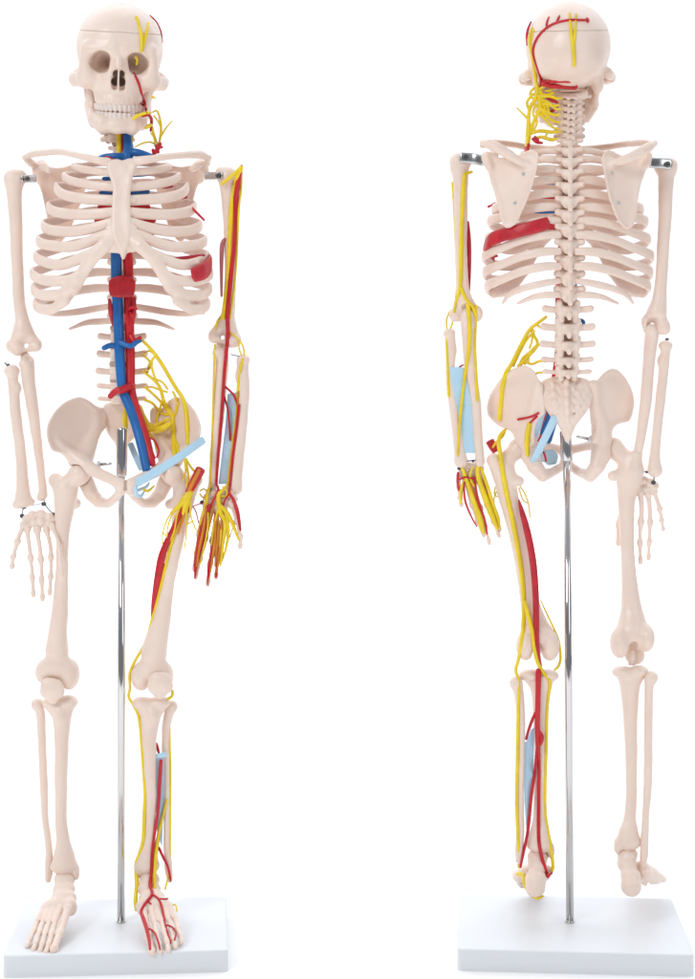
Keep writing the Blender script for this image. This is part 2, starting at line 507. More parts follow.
def vertebra(kind):
    S = SDF(0.75)
    if kind == 'c':
        S.add(cyl((0, 6, 0), 7.2, 2.9, 1.0, .8))
        S.add(both(lambda s: [seg((s * 5, 4, 0), (s * 12.5, 0, -1), 2.3, 2.0), seg((s * 8, -2, -1.5), (s * 9, -3, 2), 2.9, 2.7)]), 1.5)
        S.add(both(lambda s: [seg((s * 8, -3, 0), (s * 2, -8, -1), 2.3, 2.3, ((0, 0, 1), 1.15))]), 1.5)
        S.add(both(lambda s: [seg((0, -8, -1), (s * 2.6, -13.5, -3), 2.2, 1.6)]), 1.2)
        S.sub([seg((0, -2, -9), (0, -2, 9), 3.4, 3.4)], .8)
    elif kind == 't':
        S.add(cyl((0, 9, 0), 8.4, 5.7, 1.6, 1.2))
        S.add(both(lambda s: [seg((s * 5, 3, 1), (s * 5.5, -5, 1), 3.2, 3.2, ((0, 0, 1), 1.2)), seg((s * 5.5, -4, 1.5), (s * 13, -8.5, 3), 3.3, 3.3)]), 2.5)
        S.add(both(lambda s: [seg((s * 6, -6, 0), (s * 2, -9, -2), 3.4, 3.4, ((0, 0, 1), 1.4))]), 2.5)
        S.add(ell((0, -8, -2.0), (8.2, 3.4, 7.4)), 2)
        S.add([seg((0, -9, 1), (0, -15.5, -9), 3.6, 2.8)], 2)
        S.sub([seg((0, -1, -12), (0, -1, 12), 3.6, 3.6)], .8)
    else:
        S.add(cyl((0, 12, 0), 11.6, 6.7, 1.8, 1.6))
        S.add(both(lambda s: [seg((s * 7, 4, 1), (s * 8, -5, 1), 4, 4, ((0, 0, 1), 1.2)), seg((s * 8, -3, 1), (s * 17, -5, 1.5), 3.4, 2.8, ((0, 0, 1), 1.1)), seg((s * 17, -5, 1.5), (s * 24.5, -6, 2.4), 2.8, 3.1, ((0, 0, 1), 1.15))]), 2.5)
        S.add(both(lambda s: [seg((s * 9.5, -8, 7.5), (s * 9, -9, 2), 3.6, 3.4), seg((s * 8, -10, -1), (s * 7, -10.5, -9), 3.6, 3.0)]), 1.8)
        S.add(both(lambda s: [seg((s * 8, -9, 2), (s * 1.5, -12.5, -1), 3.4, 3.6, ((0, 0, 1), 1.25))]), 2)
        S.add([seg((0, -12, -1), (0, -18.5, -5), 3.3, 2.8, ((0, 0, 1), 1.6))], 2)
        S.sub([seg((0, -8, -9.5), (0, -16, -12), 3.2, 2.5)], 1.5)
        S.sub([seg((0, -2, -14), (0, -2, 14), 5, 5)], 1)
    return S.mesh(1)
G_VERT = {k: vertebra(k) for k in 'ctl'}
ME_SHARED = {}
def shared(name, g, mat, parent, M):
    """one mesh used by several bones; M maps its own frame (mm) to the world"""
    key = (name, id(g))
    if key not in ME_SHARED: ME_SHARED[key] = mesh_data(name, g.v, g.f, mat)
    T = M.copy(); T.translation = M.translation * 0.001
    return link(name, ME_SHARED[key], parent, T)
def world_geo(g, M):
    m = np.array(M); v = np.asarray(g.v, float)
    return Geo(v @ m[:3, :3].T + m[:3, 3], g.f)

def place(p, scale=1.0, yaw=0.0, pitch=0.0, roll=0.0, face=True):
    """face: local +y looks at the camera; pitch is a turn about the picture's horizontal"""
    M = Matrix.Translation(Vector(p)) @ Matrix.Rotation(math.radians(pitch), 4, 'X') @ Matrix.Rotation(math.radians(roll), 4, 'Y')
    M = M @ Matrix.Rotation(math.radians((180 if face else 0) + yaw), 4, 'Z')
    return M @ Matrix.Diagonal((scale, scale, scale, 1))

def long_bone(pts, extra=(), subs=(), h=1.0, k=4.0, sq=None):
    """shaft through (px, py, half width, f) with knobs [(px, py, f, rx, ry, rz)] or limbs"""
    S = SDF(h)
    q = smooth_poly(np.array(pts, float), 4, closed=False)
    S.add(chain([(V(a, b, f), r * (D - f) / D) for a, b, r, f in q], sq))
    for e in extra:
        if len(e) == 6: S.add(ell(V(e[0], e[1], e[2]), e[3:]), k)
        else: S.add([seg(V(*e[0]), V(*e[1]), e[2], e[3])], k)
    for e in subs:
        if len(e) == 6: S.sub(ell(V(e[0], e[1], e[2]), e[3:]), 2)
        else: S.sub([seg(V(*e[0]), V(*e[1]), e[2], e[3])], 2)
    return S.mesh(1)

def screw(p, r, d=(0, -1, 0), L=3.0):
    p = A3(p); d = unit(d)
    return lathe(p + d * L * -.5, p + d * L * .5, [(0, r * .95), (.7, r), (.88, r * .9), (1, r * .55), (.98, r * .3), (.8, r * .25)], 16)
def wire(pts, r=0.55): return sweep([V(*p) for p in pts], r, n=8, per=3)

# ================================================================== one model
class Model: pass

def build_common(m):
    """base, pole, skull, spine: shared meshes placed per model"""
    # --- base board
    yaw = Matrix.Rotation(math.radians(m.base_yaw), 4, 'Z')
    import bmesh
    bm = bmesh.new()
    w, fr, bk = m.base_w / 2, m.base_f, m.base_b
    bmesh.ops.create_cube(bm, size=1)
    for v in bm.verts:
        v.co = Vector((v.co.x * 2 * w, (-fr if v.co.y < 0 else bk), (BASE_TOP if v.co.z > 0 else 0.0))) * 0.001
    ve = [e for e in bm.edges if abs(e.verts[0].co.z - e.verts[1].co.z) > 1e-4]
    bmesh.ops.bevel(bm, geom=ve, offset=0.005, segments=5, affect='EDGES', profile=0.5)
    te = [e for e in bm.edges if e.verts[0].co.z > .01 and e.verts[1].co.z > .01 and len([f for f in e.link_faces if abs(f.normal.z) > .9]) == 1]
    bmesh.ops.bevel(bm, geom=te, offset=0.0022, segments=4, affect='EDGES', profile=0.5)
    me = bpy.data.meshes.new('base_board'); bm.to_mesh(me); bm.free()
    me.materials.append(WHITE)
    for p in me.polygons: p.use_smooth = True
    me.set_sharp_from_angle(angle=math.radians(35))
    rod_bot = V(*m.rod[-1][:2], 0)
    M = Matrix.Translation(Vector((rod_bot[0] + m.base_dx, 0, 0)) * 0.001) @ yaw
    link('base_board', me, m.root, M)
    # --- pole: thin tube below, sleeve above
    a, b, c = V(*m.rod[0][:2], 0), V(*m.rod[1][:2], 0), A3([rod_bot[0], 0, BASE_TOP - 1])
    r0, r1 = m.rod[0][2], m.rod[1][2]
    put('pole', lathe(c, b + (b - c) * 0.02, [(0, r1), (.5, r1), (1, r1)], 48), CHROME, m.root)
    put('pole_sleeve', lathe(b, a, [(0, r0 * .72), (0.003, r0 * .97), (.03, r0), (.96, r0), (.985, r0 * .95), (1, r0 * .86), (1, r0 * .7), (.9, r0 * .68)], 48), CHROME, m.root)
    put('pole_collar', lathe(c + A3([0, 0, 1.2]), c + A3([0, 0, 2.6]), [(0, r1 * 1.22), (.6, r1 * 1.2), (1, r1 * 1.02)], 40), STEEL, m.root)
    # --- skull
    Ms = place(V(*m.skull_at), m.skull_scale, m.skull_yaw, m.skull_pitch, m.skull_roll, m.face)
    m.skull = shared('skull', G_SKULL, BONE, m.root, Ms)
    m.skullcap = shared('skull_cap', G_CAP, BONE, m.root, Ms)
    m.jaw = shared('mandible', G_JAW, BONE, m.root, Ms)
    shared('upper_teeth', G_UT, TEETH, m.skull, Ms); shared('lower_teeth', G_LT, TEETH, m.jaw, Ms)
    m.Ms = Ms
    m.snap_head = Snap([world_geo(g, Ms) for g in (G_FULL, G_JAW)])
    # --- spine
    g = []
    for kind, px, py, f, sc, szz, tilt in m.spine:
        Mv = place(V(px, py, f), sc, 0, m.pitch_at(py) + tilt, 0, m.face) @ Matrix.Diagonal((1, 1, szz, 1))
        shared('vertebra', G_VERT[kind], BONE, m.root, Mv); g.append(world_geo(G_VERT[kind], Mv))
    for (k1, x1, y1, f1, s1, z1, t1), (k2, x2, y2, f2, s2, z2, t2) in zip(m.spine[:-1], m.spine[1:]):
        r = {'c': 6.6, 't': 7.6, 'l': 10.6}[k2] * s2
        dy = {'c': 6, 't': 9, 'l': 12}[k2] * s2 * (1 if m.face else -1)
        ctr = V((x1 + x2) / 2, (y1 + y2) / 2, (f1 + f2) / 2) + A3([0, -dy, 0])
        put('spinal_disc', lathe(ctr - A3([0, 0, 3]), ctr + A3([0, 0, 3]), [(0, r * .8), (.2, r), (.5, r * 1.03), (.8, r), (1, r * .8)], 24), DISC, m.root)
    m.g_spine = g

def rib_points(m, i, side):
    """control points spine -> side -> breastbone"""
    L, yp, yl, ant = m.ribs[i]
    cx = m.rib_cx; P = []
    fa, fp, fc = m.rib_depth(i)
    def xy(u, y, f): P.append((cx + side * u, y, f * m.fs))
    us = [0.10, 0.30, 0.55, 0.78, 0.94]
    for q in us:
        e = math.sqrt(max(0, 1 - q ** 2.4))
        drop = (q ** 1.8) * (yl - yp) * 0.92
        f = fc - (fc - fp) * e
        if q < .2: f += 5
        xy(q * L, yp + drop - (1.5 if .2 < q < .6 else 0) * m.rib_sag, f)
    xy(L, yl + (0 if len(ant) else 0), fc + 2)
    for u, y in ant:
        e = math.sqrt(max(0, 1 - (min(u / (L + 1.5), 1)) ** 2.2))
        xy(u, y, fc + (fa - fc) * e)
    return P

def build_ribs(m):
    m.g_ribs = []
    for i in range(12):
        for side in (-1, 1):
            if i < 10: P = rib_points(m, i, side)
            else:
                P = [(m.rib_cx + side * u, y, f * m.fs) for u, y, f in m.float_ribs[i - 10]]
            n = len(P)
            tall = m.rib_tall * (0.74 if i == 0 else .85 if i == 1 else 1.0) * (0.78 if i > 9 else 1)
            rb = [tall * (.74 if k < 1 else .86 if k < 4 else 1) * (1 if k < n - 1 else (1.0 if i < 5 else .6)) for k in range(n)]
            if i >= 10: rb[-1] = 1.2; rb[-2] *= .8
            ra = [2.4 if i < 10 else 2.1] * n
            if i >= 10: ra[-1] = 1.1
            if 4 < i < 10: ra[-1] = 1.5; ra[-2] = 2.3
            g = sweep([V(*p) for p in P], ra, rb, n=16, per=7)
            m.g_ribs.append(g)
            put('rib', g, BONE, m.root)

def build_sternum(m, outline):
    def dep(x, z):
        py = CY + (CZ - z)
        return -(m.fs * (m.st_f0 + (m.st_f1 - m.st_f0) * np.clip((py - m.st_y0) / 100.0, -.2, 1.2))) + 0 * x
    p = [(V(a, b, m.fs * 40)[0], V(a, b, m.fs * 40)[2]) for a, b in outline]
    S = SDF(0.95); S.add(plate(p, dep, 3.0, 0.5, 5))
    for i in range(7):
        for side in (-1, 1):
            x, y, f = rib_points(m, i, side)[-1]
            dx = 1 if m.face else .94
            u = abs(x - m.rib_cx)
            fc = m.fs * m.st_f0 + m.fs * (m.st_f1 - m.st_f0) * min(max((y - m.st_y0) / 100, 0), 1)
            S.add([seg(V(m.rib_cx + side * 3, y + (2 if i > 4 else .5), fc), V(m.rib_cx + side * max(u + 3, 12), y, f), 4.2, 4.0, ((0, 1, 0), .62))], 3)
    g = S.mesh(1); put('sternum', g, BONE, m.root); return g

def build_costal(m, margins):
    """cartilage arches joining the lower ribs to the breastbone"""
    out = []
    for side, pts in zip((-1, 1), margins):
        S = SDF(1.0)
        S.add(chain([(V(a, b, f * m.fs), r + .8) for a, b, f, r in pts], ((0, 1, 0), 0.55)))
        for i in range(5, 10):
            P = rib_points(m, i, side)[6:]
            q = smooth_poly(A3(P), 4, closed=False)
            n = len(q)
            S.add(chain([(V(x, y, f + .3 * m.fs), 4.1 + (0.9 if i > 5 else .3) * k / n) for k, (x, y, f) in enumerate(q)], ((0, 1, 0), 0.72)), 5)
        g = S.mesh(2); out.append(g)
        put('costal_cartilage', g, BONE, m.root)
    return out

def hip_bone(m, wing, dep, extra, holes, h=1.05):
    S = SDF(h)
    p = [(V(a, b, 0)[0], V(a, b, 0)[2]) for a, b in wing]
    S.add(plate(p, dep, 2.6, 2.4, 4.0))
    for kind, a in extra:
        if kind == 'c': S.add(chain([(V(x, y, f), r) for x, y, f, r in a]), 5)
        else: S.add(ell(V(*a[:3]), a[3:]), 5)
    for a in holes:
        S.sub(ell(V(*a[:3]), a[3:]), 2)
    return S.mesh(1)

def scapula(m, side):
    """plate with spine, acromion, coracoid; outline measured from behind as (u, v)"""
    O = m.scap_out[side]
    f0 = m.scap_f
    xs = [p[0] for p in O]; xm = m.rib_cx
    def dep(x, z):
        u = abs(x - V(xm, 190, f0 * m.fs)[0])
        return -(m.fs * (f0 + 0.42 * np.clip(u - 40, -10, 60) - 0.004 * (u - 58) ** 2)) + 0 * z
    p = [(V(a, b, f0 * m.fs)[0], V(a, b, f0 * m.fs)[2]) for a, b in O]
    S = SDF(0.95); S.add(plate(p, dep, 1.7, 1.3, 3.5))
    for pts, k in m.scap_extra[side]:
        S.add(chain([(V(a, b, f * m.fs), r) for a, b, f, r in pts]), k)
    return S.mesh(1)

def digits(root, name, specs, mat_=None):
    """finger or toe bones: spec = [(px, py, f), ...] path with joint bulges"""
    gs = []
    for nm, path, r, joints in specs:
        P = smooth_poly(A3(path), 6, closed=False)
        P = A3([V(*q) for q in P])
        L = np.concatenate([[0], np.cumsum(np.linalg.norm(np.diff(P, axis=0), axis=1))]); t = L / L[-1]
        n = 40; tt = np.linspace(0, 1, n)
        Q = np.stack([np.interp(tt, t, P[:, k]) for k in range(3)], 1)
        bulge = 0.52 if nm != 'toe' else 0.34
        rad = np.full(n, r * (0.78 if nm != 'toe' else 0.92))
        for j in joints: rad += r * bulge * np.exp(-((tt - j) / 0.045) ** 2)
        rad *= (1.12 - 0.34 * tt); rad[-2:] *= 0.9
        S = SDF(0.7); S.add(chain([(Q[i], rad[i]) for i in range(n)]))
        for j in joints[:-1]:
            i = int((j + .012) * (n - 1)); d = unit(Q[min(i + 1, n - 1)] - Q[i])
            c = Q[i] + d * 0.2
        g = S.mesh(1); gs.append(g)
        put(nm, g, mat_ or BONE, root)
    return gs

def thing(name, label, cat_, x, group):
    o = bpy.data.objects.new(name, None); C.objects.link(o)
    o.empty_display_size = 0.05
    M = Matrix.Translation(Vector((x, 0, 0)) * 0.001)
    o.matrix_basis = M; WM[o.name] = M
    o['label'] = label; o['category'] = cat_; o['group'] = group
    return o

PITCH = lambda py: math.degrees(math.atan((CY - py) / D))
GROUP = 'anatomical skeleton models on white bases'

def carpals(pts, h=0.75):
    S = SDF(h)
    for p in pts: S.add(ell(V(*p[:3]), p[3:]), 1.3)
    return S.mesh(1)

# ================================================================== model seen from the front
def front():
    m = Model(); m.face = True; m.fs = 1
    m.root = thing('anatomical_skeleton', 'skeleton model facing forward, with blue and red vessels in front of its spine', 'skeleton model', (121 - CX), GROUP)
    R = m.root
    m.base_w, m.base_f, m.base_b, m.base_yaw, m.base_dx = 211, 97, 83, 4.6, 0.5
    m.rod = [(122, 428, 5.6), (121.8, 476, 3.8), (121, 922)]
    m.skull_at, m.skull_scale, m.skull_yaw, m.skull_pitch, m.skull_roll = (119.6, 50, -12), 1.0, 7, PITCH(60), 3
    m.pitch_at = PITCH
    cy = [96, 103, 110, 117, 124, 131, 138]; ty = [150, 162, 173, 186, 200.5, 216, 232, 248, 265, 283, 301, 319]; ly = [338.5, 356, 373, 387.5, 400]
    ta = [-34, -39, -43, -46, -48.5, -50, -50, -49, -47, -44, -41, -38]
    m.spine = [('c', 114.0 + i * .6, y, -22 - i * 1.3, 1.12 + .02 * i, 1.16, 0) for i, y in enumerate(cy)]
    m.spine += [('t', 119.5 + i * .15, y, ta[i], .8 + .017 * i, .86 + .03 * i, 0) for i, y in enumerate(ty)]
    m.spine += [('l', 121.5, y, -34 + [0, 1.5, 3, 3, 0][i], [.92, .96, 1, .96, .92][i], [1.1, 1.1, 1, .85, .8][i], 0) for i, y in enumerate(ly)]
    build_common(m)
    # ribs
    m.rib_cx, m.rib_sag, m.rib_tall = 121.5, 1.0, 5.3
    m.rib_depth = lambda i: (31 + 3.4 * min(i, 7), -44 - 2.4 * min(i, 7), -8)
    m.ribs = [(48, 164, 167, [(40.5, 169), (27, 171), (12, 172)]),
              (57.5, 173, 177, [(50, 181), (31, 185), (9, 187)]),
              (65.5, 184, 188, [(58, 194.5), (40, 198.5), (8, 200.5)]),
              (73, 195, 207, [(67, 211.5), (49, 214.5), (25, 214), (8, 212.5)]),
              (78.5, 210, 226, [(69, 230.5), (49, 231.5), (28, 228), (9, 222.5)]),
              (83.5, 226, 241, [(74, 245), (49, 246.5), (22, 237), (6, 229)]),
              (86, 240, 257, [(74, 263), (58, 264.5), (36, 256), (20, 247)]),
              (89.5, 255, 274, [(80, 279.5), (62, 281), (46, 278)]),
              (88.5, 272, 289, [(80, 295), (63, 294.5), (49, 288)]),
              (86.5, 288, 304, [(80, 309), (68, 308.5), (56, 301)])]
    m.float_ribs = [[(9, 306, -50), (25, 308.5, -54), (45, 312, -45), (65, 314, -24), (81, 312.5, -4)],
                    [(9, 321, -48), (22, 321.5, -50), (36, 323, -44), (52, 329, -32)]]
    build_ribs(m)
    m.st_f0, m.st_f1, m.st_y0 = 33, 54, 160
    g_st = build_sternum(m, [(109, 160), (116, 158), (122, 159.5), (128, 157.5), (135, 158), (137, 164), (134, 172), (131, 186), (130.5, 203), (132, 226), (133, 240), (129.5, 250), (126.5, 260), (123.5, 260), (120, 250), (115, 240), (112.5, 226), (112.5, 203), (112.5, 186), (107.5, 172), (106.5, 164)])
    def margin(s, dx=0):
        c = 122.5 + dx; X = lambda u: c + s * u
        pts = [(X(3), 236, 49, 4.2), (X(18), 246, 53, 5.5), (X(29), 257, 52, 5.2), (X(39), 271, 48, 5.4), (X(47), 285, 44, 5.6), (X(59), 299, 34, 6), (X(72), 307.5, 18, 5), (X(79), 310, 8, 4.4)]
        return pts
    g_co = build_costal(m, [margin(-1), margin(1)])
    # collar bones
    g_cl = [long_bone([(108, 162.5, 4.2, 34), (98, 160.5, 3.6, 36), (81, 156, 3.0, 28), (59, 151.8, 2.9, 8), (36, 153.5, 3.1, -18), (26, 157, 2.6, -26)], sq=((0, 0, 1), 1.12)),
            long_bone([(136, 161.5, 4.4, 34), (146, 160, 3.8, 36), (163, 157, 3.2, 28), (184, 154.8, 3.2, 8), (201, 154.5, 3.8, -16), (208, 159, 2.8, -24)], sq=((0, 0, 1), 1.12))]
    for g in g_cl: put('clavicle', g, BONE, R)
    # shoulder blades
    out = [(36, 172), (41, 163), (49, 168), (62, 169), (78, 164), (86, 167), (86, 185), (79, 209), (70, 232), (62, 243), (55, 241), (51, 226), (47, 206), (43, 190)]
    m.scap_f = -64
    m.scap_out = {-1: out, 1: [(241 - a, b - 1) for a, b in out]}
    ex = [([(25.5, 157.5, -26, 3.4), (30, 162.5, -34, 4.0), (36, 166, -46, 3.6), (52, 172, -60, 2.6), (76, 180, -67, 2)], 3), ([(38, 172, -44, 6), (41, 180, -50, 4.5)], 4),
          ([(42, 168, -46, 4), (42, 163, -32, 3.6), (44, 167, -20, 4.4), (49, 170, -16, 3.6)], 3)]
    ex2 = [([(241 - a, b - 1, f, r) for a, b, f, r in q], k) for q, k in ex]
    ex2[0] = ([(209, 157.5, -26, 3), (207, 163, -36, 3.6), (203, 166, -46, 3.8), (188, 171, -60, 2.8), (165, 179, -67, 2)], 3)
    m.scap_extra = {-1: ex, 1: ex2}
    g_sc = [scapula(m, s) for s in (-1, 1)]
    for g in g_sc: put('scapula', g, BONE, R)
    # shoulder brackets
    def bracket(a, b, hb):
        g = sweep([V(*a), V(*b)], 1.4, 3.9, n=16, per=4, up=(0, 0, 1))
        o = put('shoulder_bracket', g, STEEL, R)
        put('bolt', screw(V(*hb), 2.6, (0, -1, 0), 4), DARKM, o)
    bracket((22, 179, -11), (35, 178.5, -30), (27.4, 178.8, -10.5)); bracket((222, 175.5, -11), (206, 176, -32), (218, 175.7, -10.5))
    # --- right arm (viewer's left)
    hum = long_bone([(14, 185, 9, -20), (14.5, 198, 7.3, -20), (16, 230, 6.4, -20), (17.3, 266, 5.9, -20), (19.2, 302, 6.0, -20), (21.6, 318, 6.8, -20), (23, 332, 9.5, -20)],
                    [(13.8, 178.5, -20, 10.4, 10, 9.5), (20, 177, -22, 6.5, 8, 7), ((22, 328, -20), (13.5, 346, -19), 7, 5.4), ((23, 328, -20), (36.5, 342.5, -20), 7, 4.2), (17, 350, -15, 6, 7, 6), ((12, 346, -17), (36, 346, -17), 6, 6)],
                    [(27, 346, -20, 2.8, 14, 2.6), (25, 341, -10, 6, 5, 5)])
    o_h1 = put('humerus', hum, BONE, R)
    ul = long_bone([(27, 362, 7.2, -15), (28.8, 382, 6.6, -14), (34, 418, 5.6, -12), (38.7, 454, 4.4, -10), (42, 482, 4.0, -8), (43, 495, 4.6, -8)],
                   [(25, 357, -22, 5, 6, 6), (24, 364, -9, 5, 4, 4), (40, 498, -8, 3, 3, 3)], [(29, 356, -10, 4.0, 6, 5)])
    put('ulna', ul, BONE, R)
    ra = long_bone([(11.7, 371, 6.6, -12), (12.6, 378, 5.4, -12), (13.5, 388, 5.2, -11), (16, 418, 5.5, -9), (20.7, 454, 5.4, -7), (22.5, 485, 6.4, -5), (23.3, 500, 8.6, -5)],
                   [(11.7, 371, -12, 7.4, 7, 4.0), (18.0, 388, -10, 3.4, 4, 5), (16.5, 505, -4, 4, 5, 3.5), (31, 502, -5, 4, 4, 3)])
    put('radius', ra, BONE, R)
    for p in [(8, 365), ]:
        put('elbow_screw', cat([screw(V(8, 366, -10), 1.5, (.3, 0, 1), 5), wire([(5, 363, -11), (8, 366, -10), (13, 369, -10)], .7)]), DARKM, R)
    puts('wrist_hook', [wire([(24.5, 506, -4), (22.5, 511, -2), (22, 516, 0)], .5), screw(V(24, 507, -3), 2.0, (1, -.2, 0), 4), screw(V(22, 516, 1), 2.3)], DARKM, R)
    puts('wrist_hook', [wire([(44, 500, -8), (46, 506, -5), (53, 514, -2)], .5), screw(V(44, 504, -6), 2.0, (1, -.2, 0), 4), screw(V(53.5, 514.5, -1), 2.2)], DARKM, R)
    put('wrist_hook', wire([(25, 506, -4), (34, 505, -5), (44, 503, -6)], .35), STEEL, R)
    hand = carpals([(27, 519, 2, 5, 4, 4.5), (33, 515, 2, 5, 4.5, 4.5), (41, 514, 2, 5.5, 4.5, 4.5), (49, 517, 2, 5, 4.5, 4.5), (54, 521, 2, 4, 4, 4.5), (27, 526, 4, 4.5, 4, 4), (34, 523, 4, 4.5, 4.2, 4.5), (41, 522.5, 4, 4.8, 4.2, 5), (49, 525, 4, 4.5, 4, 4.5)])
    oh = put('hand', hand, BONE, R)
    digits(oh, 'x', [('thumb', [(24, 524, 4), (19.5, 535, 8), (15.5, 548, 11), (13, 558, 13), (12, 567.5, 14)], 3.1, [0.02, .42, .76, .98]),
        ('finger', [(27, 527, 5), (29, 544, 7), (31, 560, 9), (32, 573, 12), (33.3, 595.5, 16)], 2.9, [.02, .45, .74, .97]),
        ('finger', [(37, 528, 5), (39.6, 546, 7), (41, 560, 9), (41.6, 578, 12), (42.3, 599.5, 16)], 3.0, [.02, .44, .73, .97]),
        ('finger', [(46, 528, 5), (50, 544, 7), (51, 560, 9), (50.6, 575.6, 12), (49.6, 594, 16)], 2.8, [.02, .45, .74, .97]),
        ('finger', [(52, 526, 8), (57.5, 540, 18), (60, 554, 24), (61, 566, 27), (63, 578, 29)], 2.6, [.02, .46, .75, .97])])
    # --- left arm (viewer's right) with vessels
    hum2 = long_bone([(227, 182, 8.6, -20), (228, 196, 6.9, -20), (229.6, 230, 6.2, -20), (230.5, 266, 5.9, -20), (229.5, 300, 6.2, -20), (227.5, 318, 7, -20), (226, 330, 9, -20)],
                     [(227.5, 175.5, -20, 9.4, 9.5, 9), (221, 174, -22, 6, 8, 7), ((226, 322, -20), (213, 333.5, -20), 7, 4.2), ((227, 322, -20), (235.5, 338, -19), 7, 5.4), (231, 342, -15, 6, 7, 5.5), ((214, 338, -17), (235, 341, -17), 5.5, 6)],
                     [(223, 338, -20, 2.2, 14, 2.6), (224, 333, -10, 6, 5, 5)])
    o_h2 = put('humerus', hum2, BONE, R)
    ul2 = long_bone([(221, 352, 7, -15), (222, 364, 6.8, -14), (219.4, 400, 6.2, -12), (215, 454, 5.2, -9), (213, 480, 4.6, -8), (212, 489, 5, -8)], [(221, 347, -22, 5.5, 6, 5), (216, 353, -9, 4, 4, 4)], [(223, 344, -10, 4, 6, 4.5)])
    o_u2 = put('ulna', ul2, BONE, R)
    ra2 = long_bone([(243, 360, 5.6, -12), (242.5, 372, 6.2, -12), (243.5, 392, 6.2, -10), (240.5, 436, 5.8, -8), (236.7, 472, 6.0, -6), (235, 488, 7.4, -5)], [(243.5, 360, -12, 6.2, 6.5, 4), (239, 376, -9, 3.4, 4, 5.5), (229.5, 490, -5, 4, 4, 3.5)])
    o_r2 = put('radius', ra2, BONE, R)
    hand2 = carpals([(208, 497, 1, 4.5, 4, 4.2), (214, 494, 1, 5, 4.5, 4.2), (221, 493, 1, 5.2, 4.5, 4.2), (229, 494, 1, 5, 4.5, 4.5), (234, 499, 2, 4.2, 4, 4.5), (209, 503, 3, 4.2, 4, 4), (216, 502, 3, 4.5, 4, 4.5), (223, 501.5, 3, 4.6, 4, 4.8), (230, 503, 3, 4.4, 4, 4.5)])
    oh2 = put('hand', hand2, BONE, R)
    g_f2 = digits(oh2, 'x', [('finger', [(207, 504, 4), (201, 522, 8), (198.5, 538, 12), (196.5, 553, 16), (194, 570, 22)], 2.7, [.02, .46, .75, .97]),
        ('finger', [(213, 506, 4), (207.5, 528, 8), (203.5, 545, 13), (199.5, 561, 18), (195.5, 578, 24)], 2.9, [.02, .45, .74, .97]),
        ('finger', [(218, 507, 4), (214, 530, 8), (212, 548, 13), (210, 565, 18), (207.6, 585, 24)], 3.0, [.02, .44, .73, .97]),
        ('finger', [(224, 507, 4), (222, 528, 8), (220, 545, 13), (218, 560, 18), (216, 578, 24)], 2.9, [.02, .45, .74, .97]),
        ('thumb', [(232, 504, 4), (236, 516, 8), (239, 529, 13), (240.5, 538, 16), (240, 547, 19)], 3.0, [0.02, .42, .76, .98])])
    snap_arm = Snap([hum2, ul2, ra2])
    puts('nerve', [free([(222, 184, -8), (229, 178, -7), (235, 173, -6), (241, 167, -8)], 1.7), line(snap_arm, [(241, 168, -8), (237, 178, -8), (233, 195), (231, 212), (229.5, 248), (227.5, 284), (223, 318)], 2.4),
        line(snap_arm, [(241.5, 170, -10), (241, 190, -12), (239, 206), (237.5, 236), (236, 266), (233, 296), (230, 318)], 1.2, .2),
        line(snap_arm, [(230, 332), (236, 337), (240, 341, -10), (243.5, 348, -8), (244.3, 356, -9)], 0.9), free([(240, 341, -10), (239, 348, -9), (242, 356, -8)], .8), line(snap_arm, [(222.5, 314), (217, 322, -12), (215.5, 330)], 1.0)], YEL, o_h2)
    puts('artery', [line(snap_arm, [(241.5, 166, -9), (237.8, 185, -10), (234.7, 212), (233.2, 248), (230, 284), (227.6, 312), (227.6, 337), (224.5, 372), (222, 409), (217.7, 463), (216.5, 484)], [1.4, 2.6, 2.8, 2.7, 2.5, 2.2, 2.0, 1.8, 1.6, 1.4, 1.3], .9),
        line(snap_arm, [(224.3, 386), (229, 390, -8), (233.5, 395, -6), (236.5, 402), (238, 407)], 1.2, .6), line(snap_arm, [(224.5, 397), (227.4, 408, -8), (229, 420, -8), (230, 440, -9)], 1.0, .6)], RED, o_h2)
    puts('tendon', [line(snap_arm, [(240, 172, -9), (235.5, 192), (232.7, 215), (231.3, 250), (229, 284), (225.5, 312)], [.8, 1.4, 1.5, 1.5, 1.4, 1.0], 1.6)], ORANGE, o_h2)
    put('muscle', sweep([V(224.5, 239, -15), V(222, 246, -15), V(221.4, 270, -16), V(221.5, 296, -17)], [1.5, 2.3, 1.8, 1.2]), PINK, o_h2)
    puts('nerve', [line(snap_arm, [(242.5, 359), (238.5, 380), (236, 418), (231.3, 454), (228, 484)], 1.3)], YEL, o_r2)
    puts('tendon', [line(snap_arm, [(238.3, 392), (236.5, 420), (231.8, 456), (229.5, 484)], 1.0, 1.3)], ORANGE, o_r2)
    put('artery', line(snap_arm, [(239, 405), (237, 425), (233, 456), (230, 486)], 1.2, 1.6), RED, o_r2)
    puts('nerve', [line(snap_arm, [(215, 345), (214, 364), (212.8, 418), (210.5, 472), (209.5, 492)], 1.1)], YEL, o_u2)
    hard(put('membrane', sheet([V(227.6, 394, -13), V(237.5, 392, -13), V(236, 420, -11), V(232, 450, -9), V(227.5, 484, -7), V(218.5, 484, -7), V(222, 454, -10), V(225.5, 425, -12)], .6), LBLUE, o_u2))
    puts('wrist_hook', [screw(V(209.5, 489, 2), 1.9), screw(V(202, 502.5, 1), 2.2), wire([(210, 489, 0), (206, 496, 1), (202, 502, 0)], .5), wire([(231, 354.5, -10), (238, 356, -9), (245, 356.5, -8)], .45)], DARKM, R)
